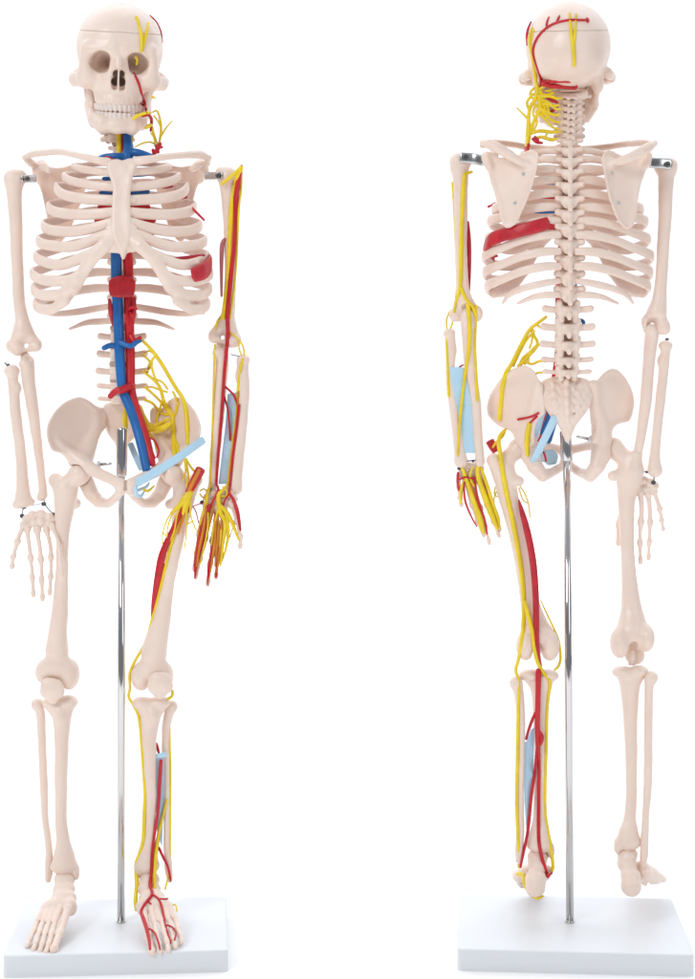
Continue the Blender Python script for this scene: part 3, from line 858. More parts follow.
    # hand tissue
    puts('artery', [free([(216.4, 484, -2), (218.2, 490, 6), (214, 499, 9), (210, 507, 9)], 1.2), free([(230, 486, 1), (229.5, 493, 7), (233.5, 500, 8), (237.5, 512, 12), (240.5, 530, 17)], [1.1, 1.3, 1.6, 2.0, 1.2]),
        free([(229, 494, 7), (225, 500, 9), (223.5, 505, 9)], 1.0), free([(233, 527, 14), (229.5, 538, 15), (227, 546, 16)], .5), free([(192.5, 506, 4), (196, 512, 6), (198.5, 523, 8)], .6), free([(193.5, 506, 4), (202, 503, 4)], .5)], RED, oh2)
    puts('muscle', [free([(209.5, 505, 10), (205, 520, 14), (200.5, 545, 19), (196, 563, 24), (195, 578, 27)], [1.2, 2.8, 3.0, 2.2, .7]), free([(206, 519, 12), (199, 540, 17), (194.5, 566, 22)], [1.2, 2.5, 1.5]),
        free([(215, 514, 11), (215, 530, 14), (219, 545, 19), (221.5, 554, 21)], [1.0, 1.6, 1.5, .8]), free([(214.5, 530, 15), (211.5, 552, 20), (208.5, 570, 25), (207.5, 585, 27)], [1.4, 1.9, 1.6, .6]),
        free([(217.5, 540, 16), (218, 556, 21), (216, 577, 26)], [1.5, 2.2, 1.2])], RED, oh2)
    puts('tendon', [free([(213, 506, 9), (210, 520, 14), (205, 545, 20), (200, 562, 25)], [1, 1.4, 1.3, .8]), free([(217, 512, 11), (218.5, 528, 16), (216.5, 550, 21), (215, 566, 25)], [1, 1.7, 1.7, 1]), free([(214.5, 536, 17), (212.5, 553, 21), (211, 566, 24)], 1.1), free([(206, 506, 12), (204, 526, 17.5), (199.5, 548, 22.5), (196.5, 566, 26.5)], [1.2, 1.5, 1.4, .8]), free([(216, 522, 17), (214.5, 545, 21.5), (212, 562, 25.5), (209.5, 578, 28)], [1, 1.4, 1.3, .6]), free([(221, 520, 14), (221.5, 538, 18), (219, 556, 23), (217, 572, 26)], [1, 1.5, 1.4, .7]), free([(200, 526, 14), (196.5, 546, 19), (193.8, 562, 22)], [.9, 1.3, .8])], ORANGE, oh2)
    puts('nerve', [free([(211, 485, 0), (207.5, 492, 7), (206, 504, 8), (202.5, 520, 10), (198, 534, 13)], [1, 1.6, 2, 2.2, 1.4]), free([(228, 484, 0), (223, 490, 7), (218.5, 496, 9), (220, 512, 10), (225, 525, 13), (222.5, 545, 19), (220.5, 566, 24)], [1.2, 1.7, 2.2, 2.4, 2.2, 2.0, 1.0]),
        free([(219, 504, 10), (227, 513, 11), (233, 525, 14), (238.5, 540, 19)], [1.6, 2.2, 2.0, 1.0]), free([(226, 515, 11), (228.5, 530, 14), (226, 548, 18), (222, 562, 22)], [1.4, 1.7, 1.5, .7]), free([(218, 510, 11), (213.8, 528, 15), (211.5, 545, 20)], [1.2, 1.5, .8]),
        free([(208, 513, 14), (207.5, 530, 18), (203, 552, 23), (199, 570, 27)], [.8, 1.0, .9, .5]), free([(221, 530, 17), (220, 548, 21), (218.5, 566, 25)], [.9, 1.1, .6]),
        free([(200, 491, 4), (204, 489, 4), (208, 493, 5), (204, 498, 5), (200, 494, 4)], .8), free([(223, 487, 6), (227, 491, 7), (226, 496, 7), (221, 496, 8)], .8)], YEL, oh2)
    # --- pelvis
    wl = [(54, 449), (49.5, 433), (51, 421.5), (57.5, 409), (67, 400.5), (77, 397), (86, 401), (94, 408.5), (101, 408), (103, 416), (101, 428), (94.5, 437), (92, 447), (92, 458), (84, 468), (74, 462), (70, 456), (61, 452.5)]
    pc = 125.7
    def hdep(x, z):
        u = abs(x - (pc - CX)); py = CY + (CZ - z)
        return -(-36 + 0.85 * np.clip(u - 25, -5, 60) + 0.24 * (py - 400) - 5.5 * np.exp(-((u - 52) ** 2 + (py - 420) ** 2) / 380))
    ext = [('c', [(97, 412, -31, 4.5), (96, 430, -24, 5), (88, 450, -8, 8), (81, 464, 1, 11)]), ('c', [(57, 441, 7, 3), (66, 450, 5, 4.5), (78, 460, 4, 9)]),
           ('c', [(86, 466, 8, 7.5), (100, 474, 20, 5.4), (113, 480, 31, 5.2), (121, 484, 36, 5.6), (122, 489, 35, 5)]),
           ('c', [(121, 489, 33, 4.6), (116.5, 497, 25, 4), (108, 503.5, 11, 4.2), (99, 502, 0, 6), (91.5, 494, -7, 7), (86, 482, -5, 8)])]
    mir = lambda e: [(k, [(2 * pc - q[0], *q[1:]) for q in a]) for k, a in e]
    g_hip = []
    for sgn in (0, 1):
        w = wl if not sgn else [(2 * pc - a, b) for a, b in wl][::-1]
        hx = (78.5, 474.5, 5) if not sgn else (2 * pc - 78.5, 474.5, 5)
        g = hip_bone(m, w, hdep, ext if not sgn else mir(ext), [(*hx, 12.3, 12.3, 12.3)])
        g_hip.append(g); oh_ = put('hip_bone', g, BONE, R)
        if sgn: o_hip2 = oh_
    S = SDF(0.9); S.add(cyl(V(126, 485.5, 36), 4.6, 5.2, 2)); put('pubic_disc', S.mesh(1), DISC, R)
    sa = [(103, 406), (112, 402), (122, 403), (132, 402), (141, 406), (143, 419), (137, 434), (128, 444), (124, 455), (119, 455), (114, 444), (106, 434), (100.5, 419)]
    S = SDF(0.9); S.add(plate([(V(a, b, -26)[0], V(a, b, -26)[2]) for a, b in sa], lambda x, z: 30 + 9 * np.sin(np.clip((CY + CZ - z - 402) / 54, 0, 1) * 3.1) + 0 * x, 5, 0))
    for i, y in enumerate((413, 421, 429)):
        for s in (-1, 1): S.sub(ell(V(121.5 + s * (10 - 1.5 * i), y, -22), (1.8, 8, 1.5)), 1)
    for i, y in enumerate((446, 451, 456)): S.add(ell(V(121 - i, y, -29 + 2 * i), (4.2 - i, 4, 2.8)), 1)
    put('sacrum', S.mesh(1), BONE, R)
    # --- legs: right (viewer's left)
    fe = long_bone([(66, 490, 12, 2), (65, 505, 10.5, 3), (63, 525, 7.8, 7), (62.3, 548, 6.5, 9), (62, 568, 6.4, 9), (60.5, 604, 8, 8), (58, 631, 9.4, 6), (57, 650, 11.6, 3)],
                   [(79, 474.5, 5, 11, 11, 11), ((78, 475, 4), (64, 486, 2), 7.5, 8.5), ((66, 492, 2), (55.5, 480, -4), 9, 7.2), ((66, 500, 0), (76, 503.5, -5), 7, 5), (45.5, 671, -2, 10, 14, 13), (69, 674, -2, 10.5, 15, 15.5), (57, 666, 4, 15, 10, 14)],
                   [(57.5, 690, -6, 5, 16, 8)])
    put('femur', fe, BONE, R)
    S = SDF(0.9); S.add([seg(V(48, 685, 15), V(56, 687, 15), 6.6, 6.6, ((0, 1, 0), .62)), seg(V(52, 690, 15), V(53, 699.5, 14), 9.5, 4.6, ((0, 1, 0), .5)), seg(V(46.5, 691, 14), V(58, 692, 14), 5.5, 5.5, ((0, 1, 0), .62))]).add(ell(V(52, 690, 15.5), (10.5, 5, 10)), 6)
    put('patella', S.mesh(1), BONE, R)
    ti = long_bone([(62, 716, 9.6, 1), (62, 730, 7.8, 2), (61.6, 746, 6.8, 2), (61, 791, 6.2, 0), (61, 818, 5.8, -3), (63, 842, 7.2, -6), (64, 854, 10, -7), (64.2, 863, 12, -7)],
                   [(52, 702.5, -2, 10.5, 12, 6.2), (68, 702, -2, 10, 12, 6.6), (60, 708, 0, 13, 10, 9), (60, 716, 8, 5, 5, 8), (64, 866.5, -7, 13.6, 11, 6.6), (76, 873, -7, 3.8, 6, 7)], [(63.5, 880, -7, 9, 12, 6)])
    put('tibia', ti, BONE, R)
    fi = long_bone([(38, 706, 5.4, -8), (40.6, 716, 4.6, -8), (42, 746, 4.1, -9), (44, 791, 4.1, -10), (45, 818, 3.4, -11), (48.6, 845, 3.5, -12), (49, 868, 4.2, -12), (48, 880, 3, -12)], [(37, 704, -8, 5.5, 6, 5.5)])
    put('fibula', fi, BONE, R)
    def foot(pr, toes):
        S = SDF(0.95)
        for p in pr: S.add(ell(V(*p[:3]), p[3:]), 3)
        for t in toes:
            S.add([seg(V(*t[1][0]), V(*t[1][1]), 3.4, 2.9)], 2.2)
        g = S.mesh(1); o = put('foot', g, BONE, R)
        gg = digits(o, 'x', toes)
        return [g] + gg, o
    foot([(64.5, 879.5, -4, 10.5, 12, 8.5), (64, 889, 6, 11, 10, 8), (64, 898, 18, 12.5, 10, 9), (59, 905, 26, 13, 9, 8), (70, 907, 28, 7, 8, 9), (50, 907, 26, 8, 8, 6.5), (62, 890, -22, 9, 18, 10)],
         [('toe', [(68, 908, 32), (63.5, 922, 52), (59, 935, 72), (55.5, 944, 86), (53, 951, 95)], 4.2, [.02, .6, .96]),
          ('toe', [(60, 908, 34), (55, 922, 55), (51, 936, 75), (48, 946, 88), (45.5, 953.5, 96)], 2.9, [.02, .6, .82, .96]),
          ('toe', [(54, 908, 32), (49, 922, 54), (44.5, 936, 75), (41.5, 946, 87), (39, 953.5, 95)], 2.8, [.02, .6, .82, .96]),
          ('toe', [(49, 908, 30), (43, 922, 52), (38.5, 936, 72), (35, 945, 84), (32.5, 951.5, 91)], 2.7, [.02, .6, .82, .96]),
          ('toe', [(44, 908, 27), (37.5, 921, 47), (32.5, 934, 66), (29, 942, 77), (27, 947, 83)], 2.7, [.02, .6, .82, .96])])
    # --- left leg (viewer's right)
    fe2 = long_bone([(185, 490, 12, 2), (183, 505, 10.4, 3), (179, 528, 8, 7), (173.5, 556, 7, 9), (167, 586, 7.4, 9), (161.5, 620, 9.2, 7), (157, 638, 11.4, 5), (154, 652, 13, 3)],
                    [(2 * pc - 79, 474.5, 5, 11, 11, 11), ((2 * pc - 78, 475, 4), (187, 486, 2), 7.5, 8.5), ((185, 492, 2), (195, 480, -4), 9, 7.2), ((182, 500, 0), (170, 504.5, -5), 7, 5), (141.5, 676, -2, 10.5, 14, 14.5), (164, 676, -2, 9.5, 14, 14), (153, 668, 4, 15, 10, 14)],
                    [(152, 692, -6, 5, 16, 8)])
    o_fe = put('femur', fe2, BONE, R)
    S = SDF(0.9); S.add([seg(V(156, 679.5, 15), V(164, 680, 15), 6.8, 6.8, ((0, 1, 0), .62)), seg(V(160, 685, 15), V(160, 694.5, 14), 10.4, 5, ((0, 1, 0), .5)), seg(V(154, 686, 14), V(166, 686, 14), 5.8, 5.8, ((0, 1, 0), .62))]).add(ell(V(160, 685, 15.5), (11, 5, 10.5)), 6)
    g_pa = S.mesh(1); put('patella', g_pa, BONE, R)
    ti2 = long_bone([(150.5, 716, 10.2, 1), (149.5, 730, 8.2, 2), (149, 746, 7.2, 2), (150, 791, 6.5, 0), (149.5, 818, 6, -3), (148, 842, 7.4, -6), (147.2, 854, 9.8, -7), (147, 863, 11.4, -7)],
                    [(142, 703, -2, 10, 12, 6.2), (160, 702.5, -2, 10.5, 12, 6.4), (151, 708, 0, 14, 10, 9), (153, 717, 8, 5, 5, 8), (147, 866, -7, 12, 11, 6.5), (138.5, 871, -7, 3.8, 6, 7.5)], [(149, 880, -7, 8.5, 12, 6)])
    o_ti = put('tibia', ti2, BONE, R)
    fi2 = long_bone([(171, 708, 5.2, -8), (167.5, 718, 4.6, -8), (165.5, 740, 4, -9), (166.5, 775, 3.8, -10), (167, 818, 3.5, -11), (167, 845, 3.6, -12), (168.5, 868, 4, -12), (170, 880, 2.8, -12)], [(172, 706, -8, 5.4, 6, 5.5)])
    o_fi = put('fibula', fi2, BONE, R)
    g_ft, o_ft = foot([(149.5, 879.5, -4, 10, 12, 8.5), (149, 889, 6, 11.5, 10, 8), (152, 898, 18, 13, 10, 9), (156, 905, 26, 13, 9, 8), (143, 907, 28, 7, 8, 9), (165, 907, 26, 8, 8, 6.5), (150, 890, -22, 9, 18, 10)],
         [('toe', [(143, 909, 32), (146, 923, 52), (149, 937, 72), (150.5, 946, 86), (152, 953, 95)], 4.0, [.02, .6, .96]),
          ('toe', [(151, 908, 34), (154, 922, 55), (157, 936, 75), (159, 946, 88), (160, 953, 95)], 2.9, [.02, .6, .82, .96]),
          ('toe', [(157, 908, 32), (161.5, 922, 54), (165.5, 936, 75), (167.5, 945, 86), (168.5, 951, 93)], 2.8, [.02, .6, .82, .96]),
          ('toe', [(163, 907, 30), (169, 921, 52), (172.5, 934, 71), (174.5, 942, 82), (175.5, 947.5, 88)], 2.7, [.02, .6, .82, .96]),
          ('toe', [(169, 906, 27), (175, 919, 45), (178.5, 931, 62), (181, 938, 72), (182, 943, 78)], 2.7, [.02, .6, .82, .96])])
    sl = Snap([fe2, ti2, fi2, g_pa] + g_ft)
    # vessels of the thigh
    puts('artery', [lathe(V(188.5, 493, 17), V(201, 468.5, 22), [(0, 3.6), (.5, 4.6), (.95, 4.9), (1, 4.2), (1, 3.0), (.93, 2.8)], 24),
        sweep([V(188, 497, 16), V(181, 511, 17), V(174, 527, 17), V(166.5, 543, 16), V(161.5, 558, 15), V(157.5, 580, 14), V(153.5, 604, 12), V(151.7, 619, 9)], [2.6, 2.8, 2.7, 3.2, 4.0, 3.8, 2.4, .8]),
        free([(189, 500, 16), (188, 512, 16)], [1.8, 1.2])], RED, o_fe)
    puts('tendon', [free([(199, 470.5, 27), (193, 482, 23.5), (188.5, 492, 21)], [1.8, 1.9, 1.8]), free([(186, 500, 19), (183, 518, 18), (178, 534, 17)], [1.4, 1.3, .8])], ORANGE, o_fe)
    fan = [[(188, 494, 20), (180, 503, 21), (168, 518, 20), (162.5, 535, 18), (163.5, 549, 16)], [(188, 495, 20), (176, 508, 21), (168.5, 524, 20), (167, 538, 18)], [(188, 496, 20), (178, 512, 20), (174.5, 530, 19), (170, 541, 17)],
           [(189, 496, 20), (186, 512, 19), (186.5, 530, 17), (184.5, 549, 14)], [(190, 497, 20), (190.5, 512, 18), (192, 520, 17), (196, 530, 15)], [(162.5, 533, 18), (168, 537, 18), (172, 538, 18)], [(188, 524, 17), (193, 521, 17)]]
    puts('nerve', [free(q, .8) for q in fan] + [free([(190, 493, 20), (185, 499, 21), (179, 506, 20), (171, 513, 19)], [3.4, 3.6, 2.6, 1.2]), free([(190, 494, 21), (185.5, 505, 20), (183, 514, 19)], [3.0, 2.8, 1.4]), free([(190, 496, 20), (187, 506, 19), (186, 515, 17)], [2.6, 2.0, 1.0]),
        free([(186, 459, 18), (190, 466, 17), (194, 471, 16)], 1.2), free([(185.5, 461, 18), (188, 474, 16), (187, 486, 17)], 1.2), free([(184.5, 460, 18), (185.5, 472, 16), (183, 480, 15)], .9)], YEL, o_fe)
    puts('nerve', [line(sl, [(183, 512, 14), (176, 530, 15), (170, 549), (163, 577), (156.5, 604), (152, 620, 10)], 1.7, .4),
        free([(152, 620, 10), (145, 643, 6), (135, 661, 2), (129.7, 674, 0), (130, 688, 0), (128.7, 697, 0), (134, 706, 2), (139.5, 720, 3), (142.5, 755, 5), (145, 794, 5)], [1.4, 1.4, 1.4, 1.4, 1.3, 1.3, 1.5, 1.7, 1.7, 1.6]),
        free([(168, 699, 4), (172, 696, 3), (172.5, 691, 1)], 1.4)], YEL, o_fe)
    puts('nerve', [free([(145, 794, 5), (144, 818, 3), (142.5, 845, 0), (136.5, 862, -3), (136, 872, -3)], [1.6, 1.8, 1.9, 1.9, 1.8]), line(sl, [(167, 800), (163, 815), (159, 832), (155.5, 856), (154.5, 888)], [1.3, 1.4, 1.6, 2.0, 1.6], .6)], YEL, o_ti)
    puts('nerve', [free([(169.5, 716, -7), (169.7, 737, -8), (170.5, 764, -9), (170.5, 800, -9), (170.2, 838, -10), (169.5, 866, -10), (167, 882, -5), (165, 889, 2)], 1.0)], YEL, o_fi)
    hard(put('membrane', sheet([V(154.5, 757, -4), V(156.5, 755, -4), V(163, 756, -6), V(166.5, 754, -8), V(164.5, 790, -8), V(163, 820, -9), V(162, 846, -10), V(157.5, 836, -8), V(155, 800, -6)], .7), LBLUE, o_ti))
    put('membrane', sweep([V(155.5, 757, 0), V(160.5, 755.5, 1), V(166.5, 754.5, 0)], [1.6, 1.7, 1.5], [2.0, 2.6, 2.2]), LBLUE, o_ti)
    puts('artery', [line(sl, [(161, 761, 0), (159.8, 780, -1), (158.8, 800, -2), (157, 818), (152.5, 850), (151, 876)], [1.8, 1.9, 1.7, 1.5, 1.4, 1.5], .9), free([(156.4, 744, -4), (157.5, 748, -4), (158.8, 753, -4)], [1.5, 1.6, 1.2])], RED, o_ti)
    put('artery', free([(159, 848, -6), (163, 857, -5), (167.5, 866, -5), (170, 876, -6), (170.6, 881, -7)], [1.4, 1.4, 1.3, 1.2, .8]), RED, o_fi)
    put('tendon', line(sl, [(160, 830), (156.5, 850), (154, 872), (153.5, 886)], [1.2, 1.8, 2.0, 1.6], .9), ORANGE, o_ti)
    puts('artery', [line(sl, [(151, 875), (149.8, 885), (152, 894), (145.5, 903), (141, 911), (143, 918), (146.5, 928), (149, 940), (150, 949)], [1.4, 1.6, 1.5, 1.4, 1.4, 1.9, 2.0, 1.6, 1.2], .7), line(sl, [(146.5, 928), (153, 931), (157, 938), (160, 949)], 1.0, .7),
        line(sl, [(152, 894), (158.5, 899), (162, 908), (164.5, 922), (168, 934), (170.5, 943)], 1.1, .7), line(sl, [(158.5, 898.5), (163, 899), (167.5, 898.6)], .9, .7), line(sl, [(166.5, 925), (172, 927), (176, 933), (174.5, 940)], .9, .7), line(sl, [(149, 902), (150.8, 904)], .9, .7)], RED, o_ft)
    puts('nerve', [free([(136, 872, -3), (137, 884, 2), (136, 892, 8), (135.5, 902, 14), (136, 910, 20)], [1.9, 2.4, 2.0, 2.0, 1.4]), free([(172, 905, 24), (175.5, 905, 28), (177, 911, 32)], .8)], YEL, o_ft)
    # --- trunk vessels
    m.sn_t = Snap(m.g_spine)
    put('vena_cava', cat([sweep([V(116, 243, -8), V(116.5, 280, -6), V(118, 310, -4), V(119, 340, -2), V(120.5, 370, -1), V(123, 391, 2), V(130, 408, 6), V(136, 426, 10), V(142, 448, 16), V(146.5, 470, 22)], [5.4, 5.6, 5.4, 5.2, 5.0, 4.9, 4.9, 4.6, 4.6, 4.2], n=20),
        free([(116, 346, -3), (110, 345.5, -1), (104, 348, 1)], [3, 2.8, 2.6]), free([(120, 342, 3), (130, 346, 6), (137, 342, 4), (140.5, 341, 2)], [2.8, 2.7, 2.4, 1.6])]), BLUE, R)
    put('aorta', cat([sweep([V(122, 168, -6), V(122, 200, -14), V(124, 238, -16), V(128, 260, -10), V(128.5, 300, -8), V(129.5, 330, -6), V(130.5, 360, -5), V(131, 388, -1), V(136, 408, 3), V(141.5, 424, 7), V(146.5, 440, 11), V(152, 463, 18)], [6, 6, 5.6, 5.2, 5, 4.9, 4.7, 4.5, 4.3, 4.2, 4.2, 3.6], n=20),
        free([(130.5, 386, 3), (122, 390, 9), (116, 391, 9), (110.5, 396, 8)], [4, 3.8, 3.4, 3.0]), free([(131, 336, 0), (135, 342, 2), (140, 338, 1)], [3.4, 3.2, 2.2]), free([(128, 310, 0), (133, 307, 6), (137, 309, 6)], [1.8, 1.6, 1.0]), free([(129, 312, 0), (132, 316, 6), (134, 321, 5)], [1.6, 1.4, .8]), free([(128, 312, 1), (125.5, 316, 6), (126, 323, 6)], [1.6, 1.4, .8]),
        free([(146, 437, 11), (154, 440, 13), (158.5, 450, 15), (157, 457, 16)], 1.1), free([(149, 440, 11), (151, 448, 15), (155, 458, 17)], .9)]), RED, R)
    put('diaphragm_piece', sweep([V(110, 288, -1), V(116, 287, 3), V(123, 286.5, 4), V(130, 287, 2), V(134, 288, -2)], 1.3, [8, 10.5, 11, 10.5, 8], up=(0, 0, 1), n=16), MUSCLE, R)
    puts('diaphragm_piece', [sweep([V(109.5, 300, -2), V(111, 312, -4), V(113, 326, -7)], [1.6, 2.8, 1], [1.6, 2.8, 1]), sweep([V(134.5, 298, -2), V(134, 312, -3), V(133, 326, -6)], [1.6, 2.4, 1], [1.6, 2.4, 1])], MUSCLE, R)
    put('heart_muscle', cat([sweep([V(132, 243, 18), V(140, 248, 24), V(149, 254, 28)], [2, 3.4, 1], [5, 4.4, 1.5])]), MUSCLE, R)
    puts('jugular_vein', [sweep([V(127, 128, -4), V(127.5, 140, -2), V(128.5, 150, 2), V(127, 158, 6), V(124, 175, 2), V(120, 205, -4), V(117, 240, -8)], [4.8, 4.8, 5.4, 6, 6, 6, 5.4], n=18), free([(128, 153, 6), (136, 152.5, 10), (147, 155.5, 10), (154, 158, 6)], [4, 4, 3.6, 2.6]), free([(126, 157, 8), (116, 156, 10), (105, 156.5, 8), (99, 158, 4)], [3.8, 3.2, 2.8, 2.2])], BLUE, R)
    puts('carotid_artery', [free([(121.5, 130, -3), (122, 145, -1), (122.5, 157, 3), (122, 175, 2)], 1.7), free([(114, 158, 10), (108, 157.5, 11), (104, 158.5, 10)], 1.5)], RED, R)
    put('neck_nerve', free([(118.5, 128, -2), (118.8, 145, 0), (119, 158, 4)], 2.6), YEL, R)
    # stubs between the ribs
    puts('pulmonary_vein', [free([(128, 192.5, 14), (137, 192.5, 20), (147, 192, 24)], 3.0), free([(112, 178.5, 14), (104, 178.8, 20)], 2.2), free([(114, 193, 14), (106, 192.8, 18), (101, 193, 20)], 2.2), free([(134, 175, 10), (146, 174, 10), (154, 171, 8)], 2.2)], BLUE, R)
    puts('pulmonary_artery', [free([(118, 218, 6), (106, 220, 12), (97, 221, 14)], [5, 4.4, 3]), free([(118, 207, 6), (108, 206, 12), (100, 207, 14)], 2.6), free([(118, 230, 8), (108, 233.5, 20), (101, 234.5, 22)], 2.4), free([(128, 205, 8), (138, 206, 14), (148, 207, 14)], 2.6), free([(128, 219, 8), (142, 220, 14), (153, 220, 14)], 3.4), free([(130, 229, 14), (142, 231, 22), (152, 234, 22)], 2.6),
        free([(152, 186, -10), (165, 187, -20), (172, 186, -26)], 1.6), free([(160, 200, -10), (176, 199, -20), (186, 197, -22)], 1.6)], RED, R)
    put('side_artery', free([(190, 206, 10), (197, 213, 12), (204, 220, 8)], [1.2, 1.3, 1.1]), RED, R)
    # chest muscle patch on the ribs
    sr = Snap(m.g_ribs + g_co)
    def patch(o_poly):
        q = smooth_poly(o_poly, 4); c = q.mean(0); v, f = [], []
        rings = [(1.0, -1.0), (1.0, .9), (.93, 1.7), (.5, 1.9)]
        n = len(q)
        for sc, up in rings:
            for p in q:
                x, y = c + (p - c) * sc
                v.append(V(x, y, 34 - 0.045 * max(0, x - 188) ** 2 + up))
        v.append(V(c[0], c[1], 34 - 0.045 * max(0, c[0] - 188) ** 2 + 1.9))
        for i in range(len(rings) - 1):
            for k in range(n): f.append((i * n + k, i * n + (k + 1) % n, (i + 1) * n + (k + 1) % n, (i + 1) * n + k))
        for k in range(n): f.append(((len(rings) - 1) * n + k, (len(rings) - 1) * n + (k + 1) % n, len(v) - 1))
        return Geo(v, f)
    put('rib_muscle', sweep([V(193.5, 275, 36), V(198, 273.5, 32), V(204, 271, 25), V(208.5, 267, 14), V(210, 263, 0), V(206, 258, -20)], 2.2, [7.2, 7.8, 8.2, 8.4, 8, 7], n=18), MUSCLE, R)
    put('rib_muscle', sweep([V(176, 258, 30), V(186, 258.5, 26), V(198, 256.5, 18), V(204, 255, 10)], 1.4, [1.2, 2.6, 2.2, 1.2], n=12), MUSCLE, R)
    # head vessels
    sh = m.snap_head; SK = m.skull
    puts('brow_nerve', [line(sh, [(141.5, 50.5), (141.8, 40), (140, 30), (136.6, 17)], [2.0, 1.9, 1.7, 1.4], .35), line(sh, [(142, 49), (144.5, 40), (147, 31), (148.3, 23)], [2.0, 1.8, 1.6, 1.2], .35), free([(135.5, 57, 18), (137, 60, 16), (136.5, 64, 14)], 1.4)], YEL, SK)
    puts('face_artery', [line(sh, [(134, 73.5), (138.5, 83), (141.5, 93), (144.5, 101.5), (146, 109, 30), (146.2, 113, 30)], 1.3, .6), line(sh, [(140.3, 103), (143, 105), (145.5, 104.5)], 1.0, .6)], RED, SK)
    puts('jaw_artery', [free([(142.5, 116.5, 30), (148, 115, 26), (151, 118, 20), (151.5, 124, 14), (150.5, 131, 8)], [1.0, 1.5, 1.7, 1.6, 1.0])], RED, m.jaw)
    put('temple_artery', line(sh, [(150, 15.5), (156.5, 22), (161, 32), (162.3, 42)], .8, .3, f0=-12), RED, SK)
    puts('jaw_nerve', [free([(133.5, 118.5, 34), (138, 115.5, 34), (146, 113, 30), (151, 113, 24)], [1.8, 1.8, 1.5, 1.2]), free([(146, 128, 20), (148.5, 126, 20), (151.5, 125, 17)], [1.6, 2.0, 1.6]), free([(152.5, 97, 10), (154.5, 98, 4)], 1.4),
        free([(152, 127, 10), (153.5, 133, 6), (156, 140, 2), (158, 146, 0)], [1.4, 1.2, 1.0, 1.0])], YEL, m.jaw)
    puts('shoulder_nerve', [free([(153, 112, 8), (157, 111, 4), (160, 119, 0), (161, 130, -2), (159.5, 142, -2), (158, 148, -2)], [.9, 1.0, 1.2, 1.3, 1.2, 1.2]), free([(154, 116, 6), (158, 121, 2), (161, 128, -2)], .9), free([(161, 136, -2), (166, 128, -6), (172, 121, -10)], [1.1, .9, .6]), free([(135, 147, 10), (142, 143.5, 8), (150, 142, 4), (156, 145, 0)], [.7, .9, .9, .8]), free([(151, 133, 8), (154, 138, 5), (155, 146, 2)], .9), free([(133, 135, 2), (132.5, 141, 2)], .8)], YEL, R)
    puts('shoulder_artery', [free([(160, 144, 4), (157.5, 149, 5), (154, 154, 4)], [2.0, 2.2, 1.8]), free([(157, 148, 6), (161, 147.5, 8), (162, 147, 8)], 1.2), free([(153, 150, 5), (154, 154.5, 4)], 1.6), free([(156.5, 146, 6), (158, 152, 5)], 1.8)], RED, R)
    # pelvis soft parts
    put('groin_ligament', sweep([V(137.5, 482.5, 38), V(155, 472.5, 36), V(180, 456.5, 30), V(203, 440, 20)], 1.6, [4.2, 4.3, 4.1, 3.9], up=(0, 0, 1), n=16), LBLUE, o_hip2)
    puts('groin_ligament', [sweep([V(136, 484, 37), V(135.5, 490, 38), V(137, 495, 34), V(141, 496, 28), V(144, 492, 26)], [2.2, 2.2, 2.0, 1.5, 1.0]), sweep([V(139, 490, 30), V(146, 487, 24), V(149, 483, 20)], [1.6, 1.5, .9])], LBLUE, o_hip2)
    put('groin_ligament', sweep([V(130.5, 444, -16), V(136, 457, -8), V(141, 469, 2)], 1.4, [3.0, 3.0, 2.6], up=(1, 0, 0.3), n=14), LBLUE, o_hip2)
    puts('nerve', [free([(143, 489, 28), (148, 491, 20), (154, 486, 14)], [1.2, 1.4, .9])], YEL, o_hip2)
    shp = Snap(g_hip + m.g_spine)
    lp = [([(141, 339, -4), (148, 346, -4), (155.6, 355, -5), (163, 366, -6), (170, 378, -8), (176.5, 389, -10), (182.5, 398, -6), (186, 410), (187.2, 424), (188, 443)], [1.2, 1.4, 1.6, 1.6, 1.6, 1.6, 1.7, 2.2, 2.3, 1.8]),
          ([(142, 355.5, -12), (149, 351, -8), (154, 354, -5)], .9), ([(143, 371.5, -12), (147, 372, -9), (149.5, 364, -7), (154.5, 357, -5)], 1.1), ([(145, 373, -10), (154, 380, -10), (160, 388, -9), (163.5, 400, -9), (168, 410), (172.5, 418)], [1.0, 1.3, 1.4, 1.4, 1.5, 1.5]),
          ([(147, 371, -9), (151.5, 366, -8), (152, 360, -6)], .9), ([(154.5, 379, -10), (162, 382, -10), (167.5, 389, -9)], .9), ([(144, 387.5, -12), (152, 387, -10), (160, 390, -9), (167, 392, -9)], .9), ([(145, 400, -12), (152, 403, -10), (157.5, 409), (163, 414), (169, 414.5)], 1.2),
          ([(178, 403), (176.5, 411), (173, 418), (170.5, 425)], 1.2), ([(172.5, 416), (173.5, 430), (174, 444), (174.5, 456)], [1.5, 2.2, 2.3, 1.6]), ([(170, 420), (173, 434), (177, 446), (178, 452)], [1.3, 1.6, 1.6, 1.2])]
    lp += [([(144, 356, -10), (150, 362, -8), (153, 372, -8), (157, 384, -9)], 1.0), ([(146, 388, -12), (153, 394, -10), (160, 401), (166, 409)], 1.1), ([(163, 398, -9), (160, 408), (157, 418), (156, 428)], 1.0), ([(173, 392, -9), (176, 398, -8), (178.5, 404)], 1.0), ([(165, 404), (170, 410), (174, 417)], 1.2)]
    puts('lumbar_nerve', [line(shp, p, A3(r) * 1.22, .5, f0=-10) for p, r in lp], YEL, R)
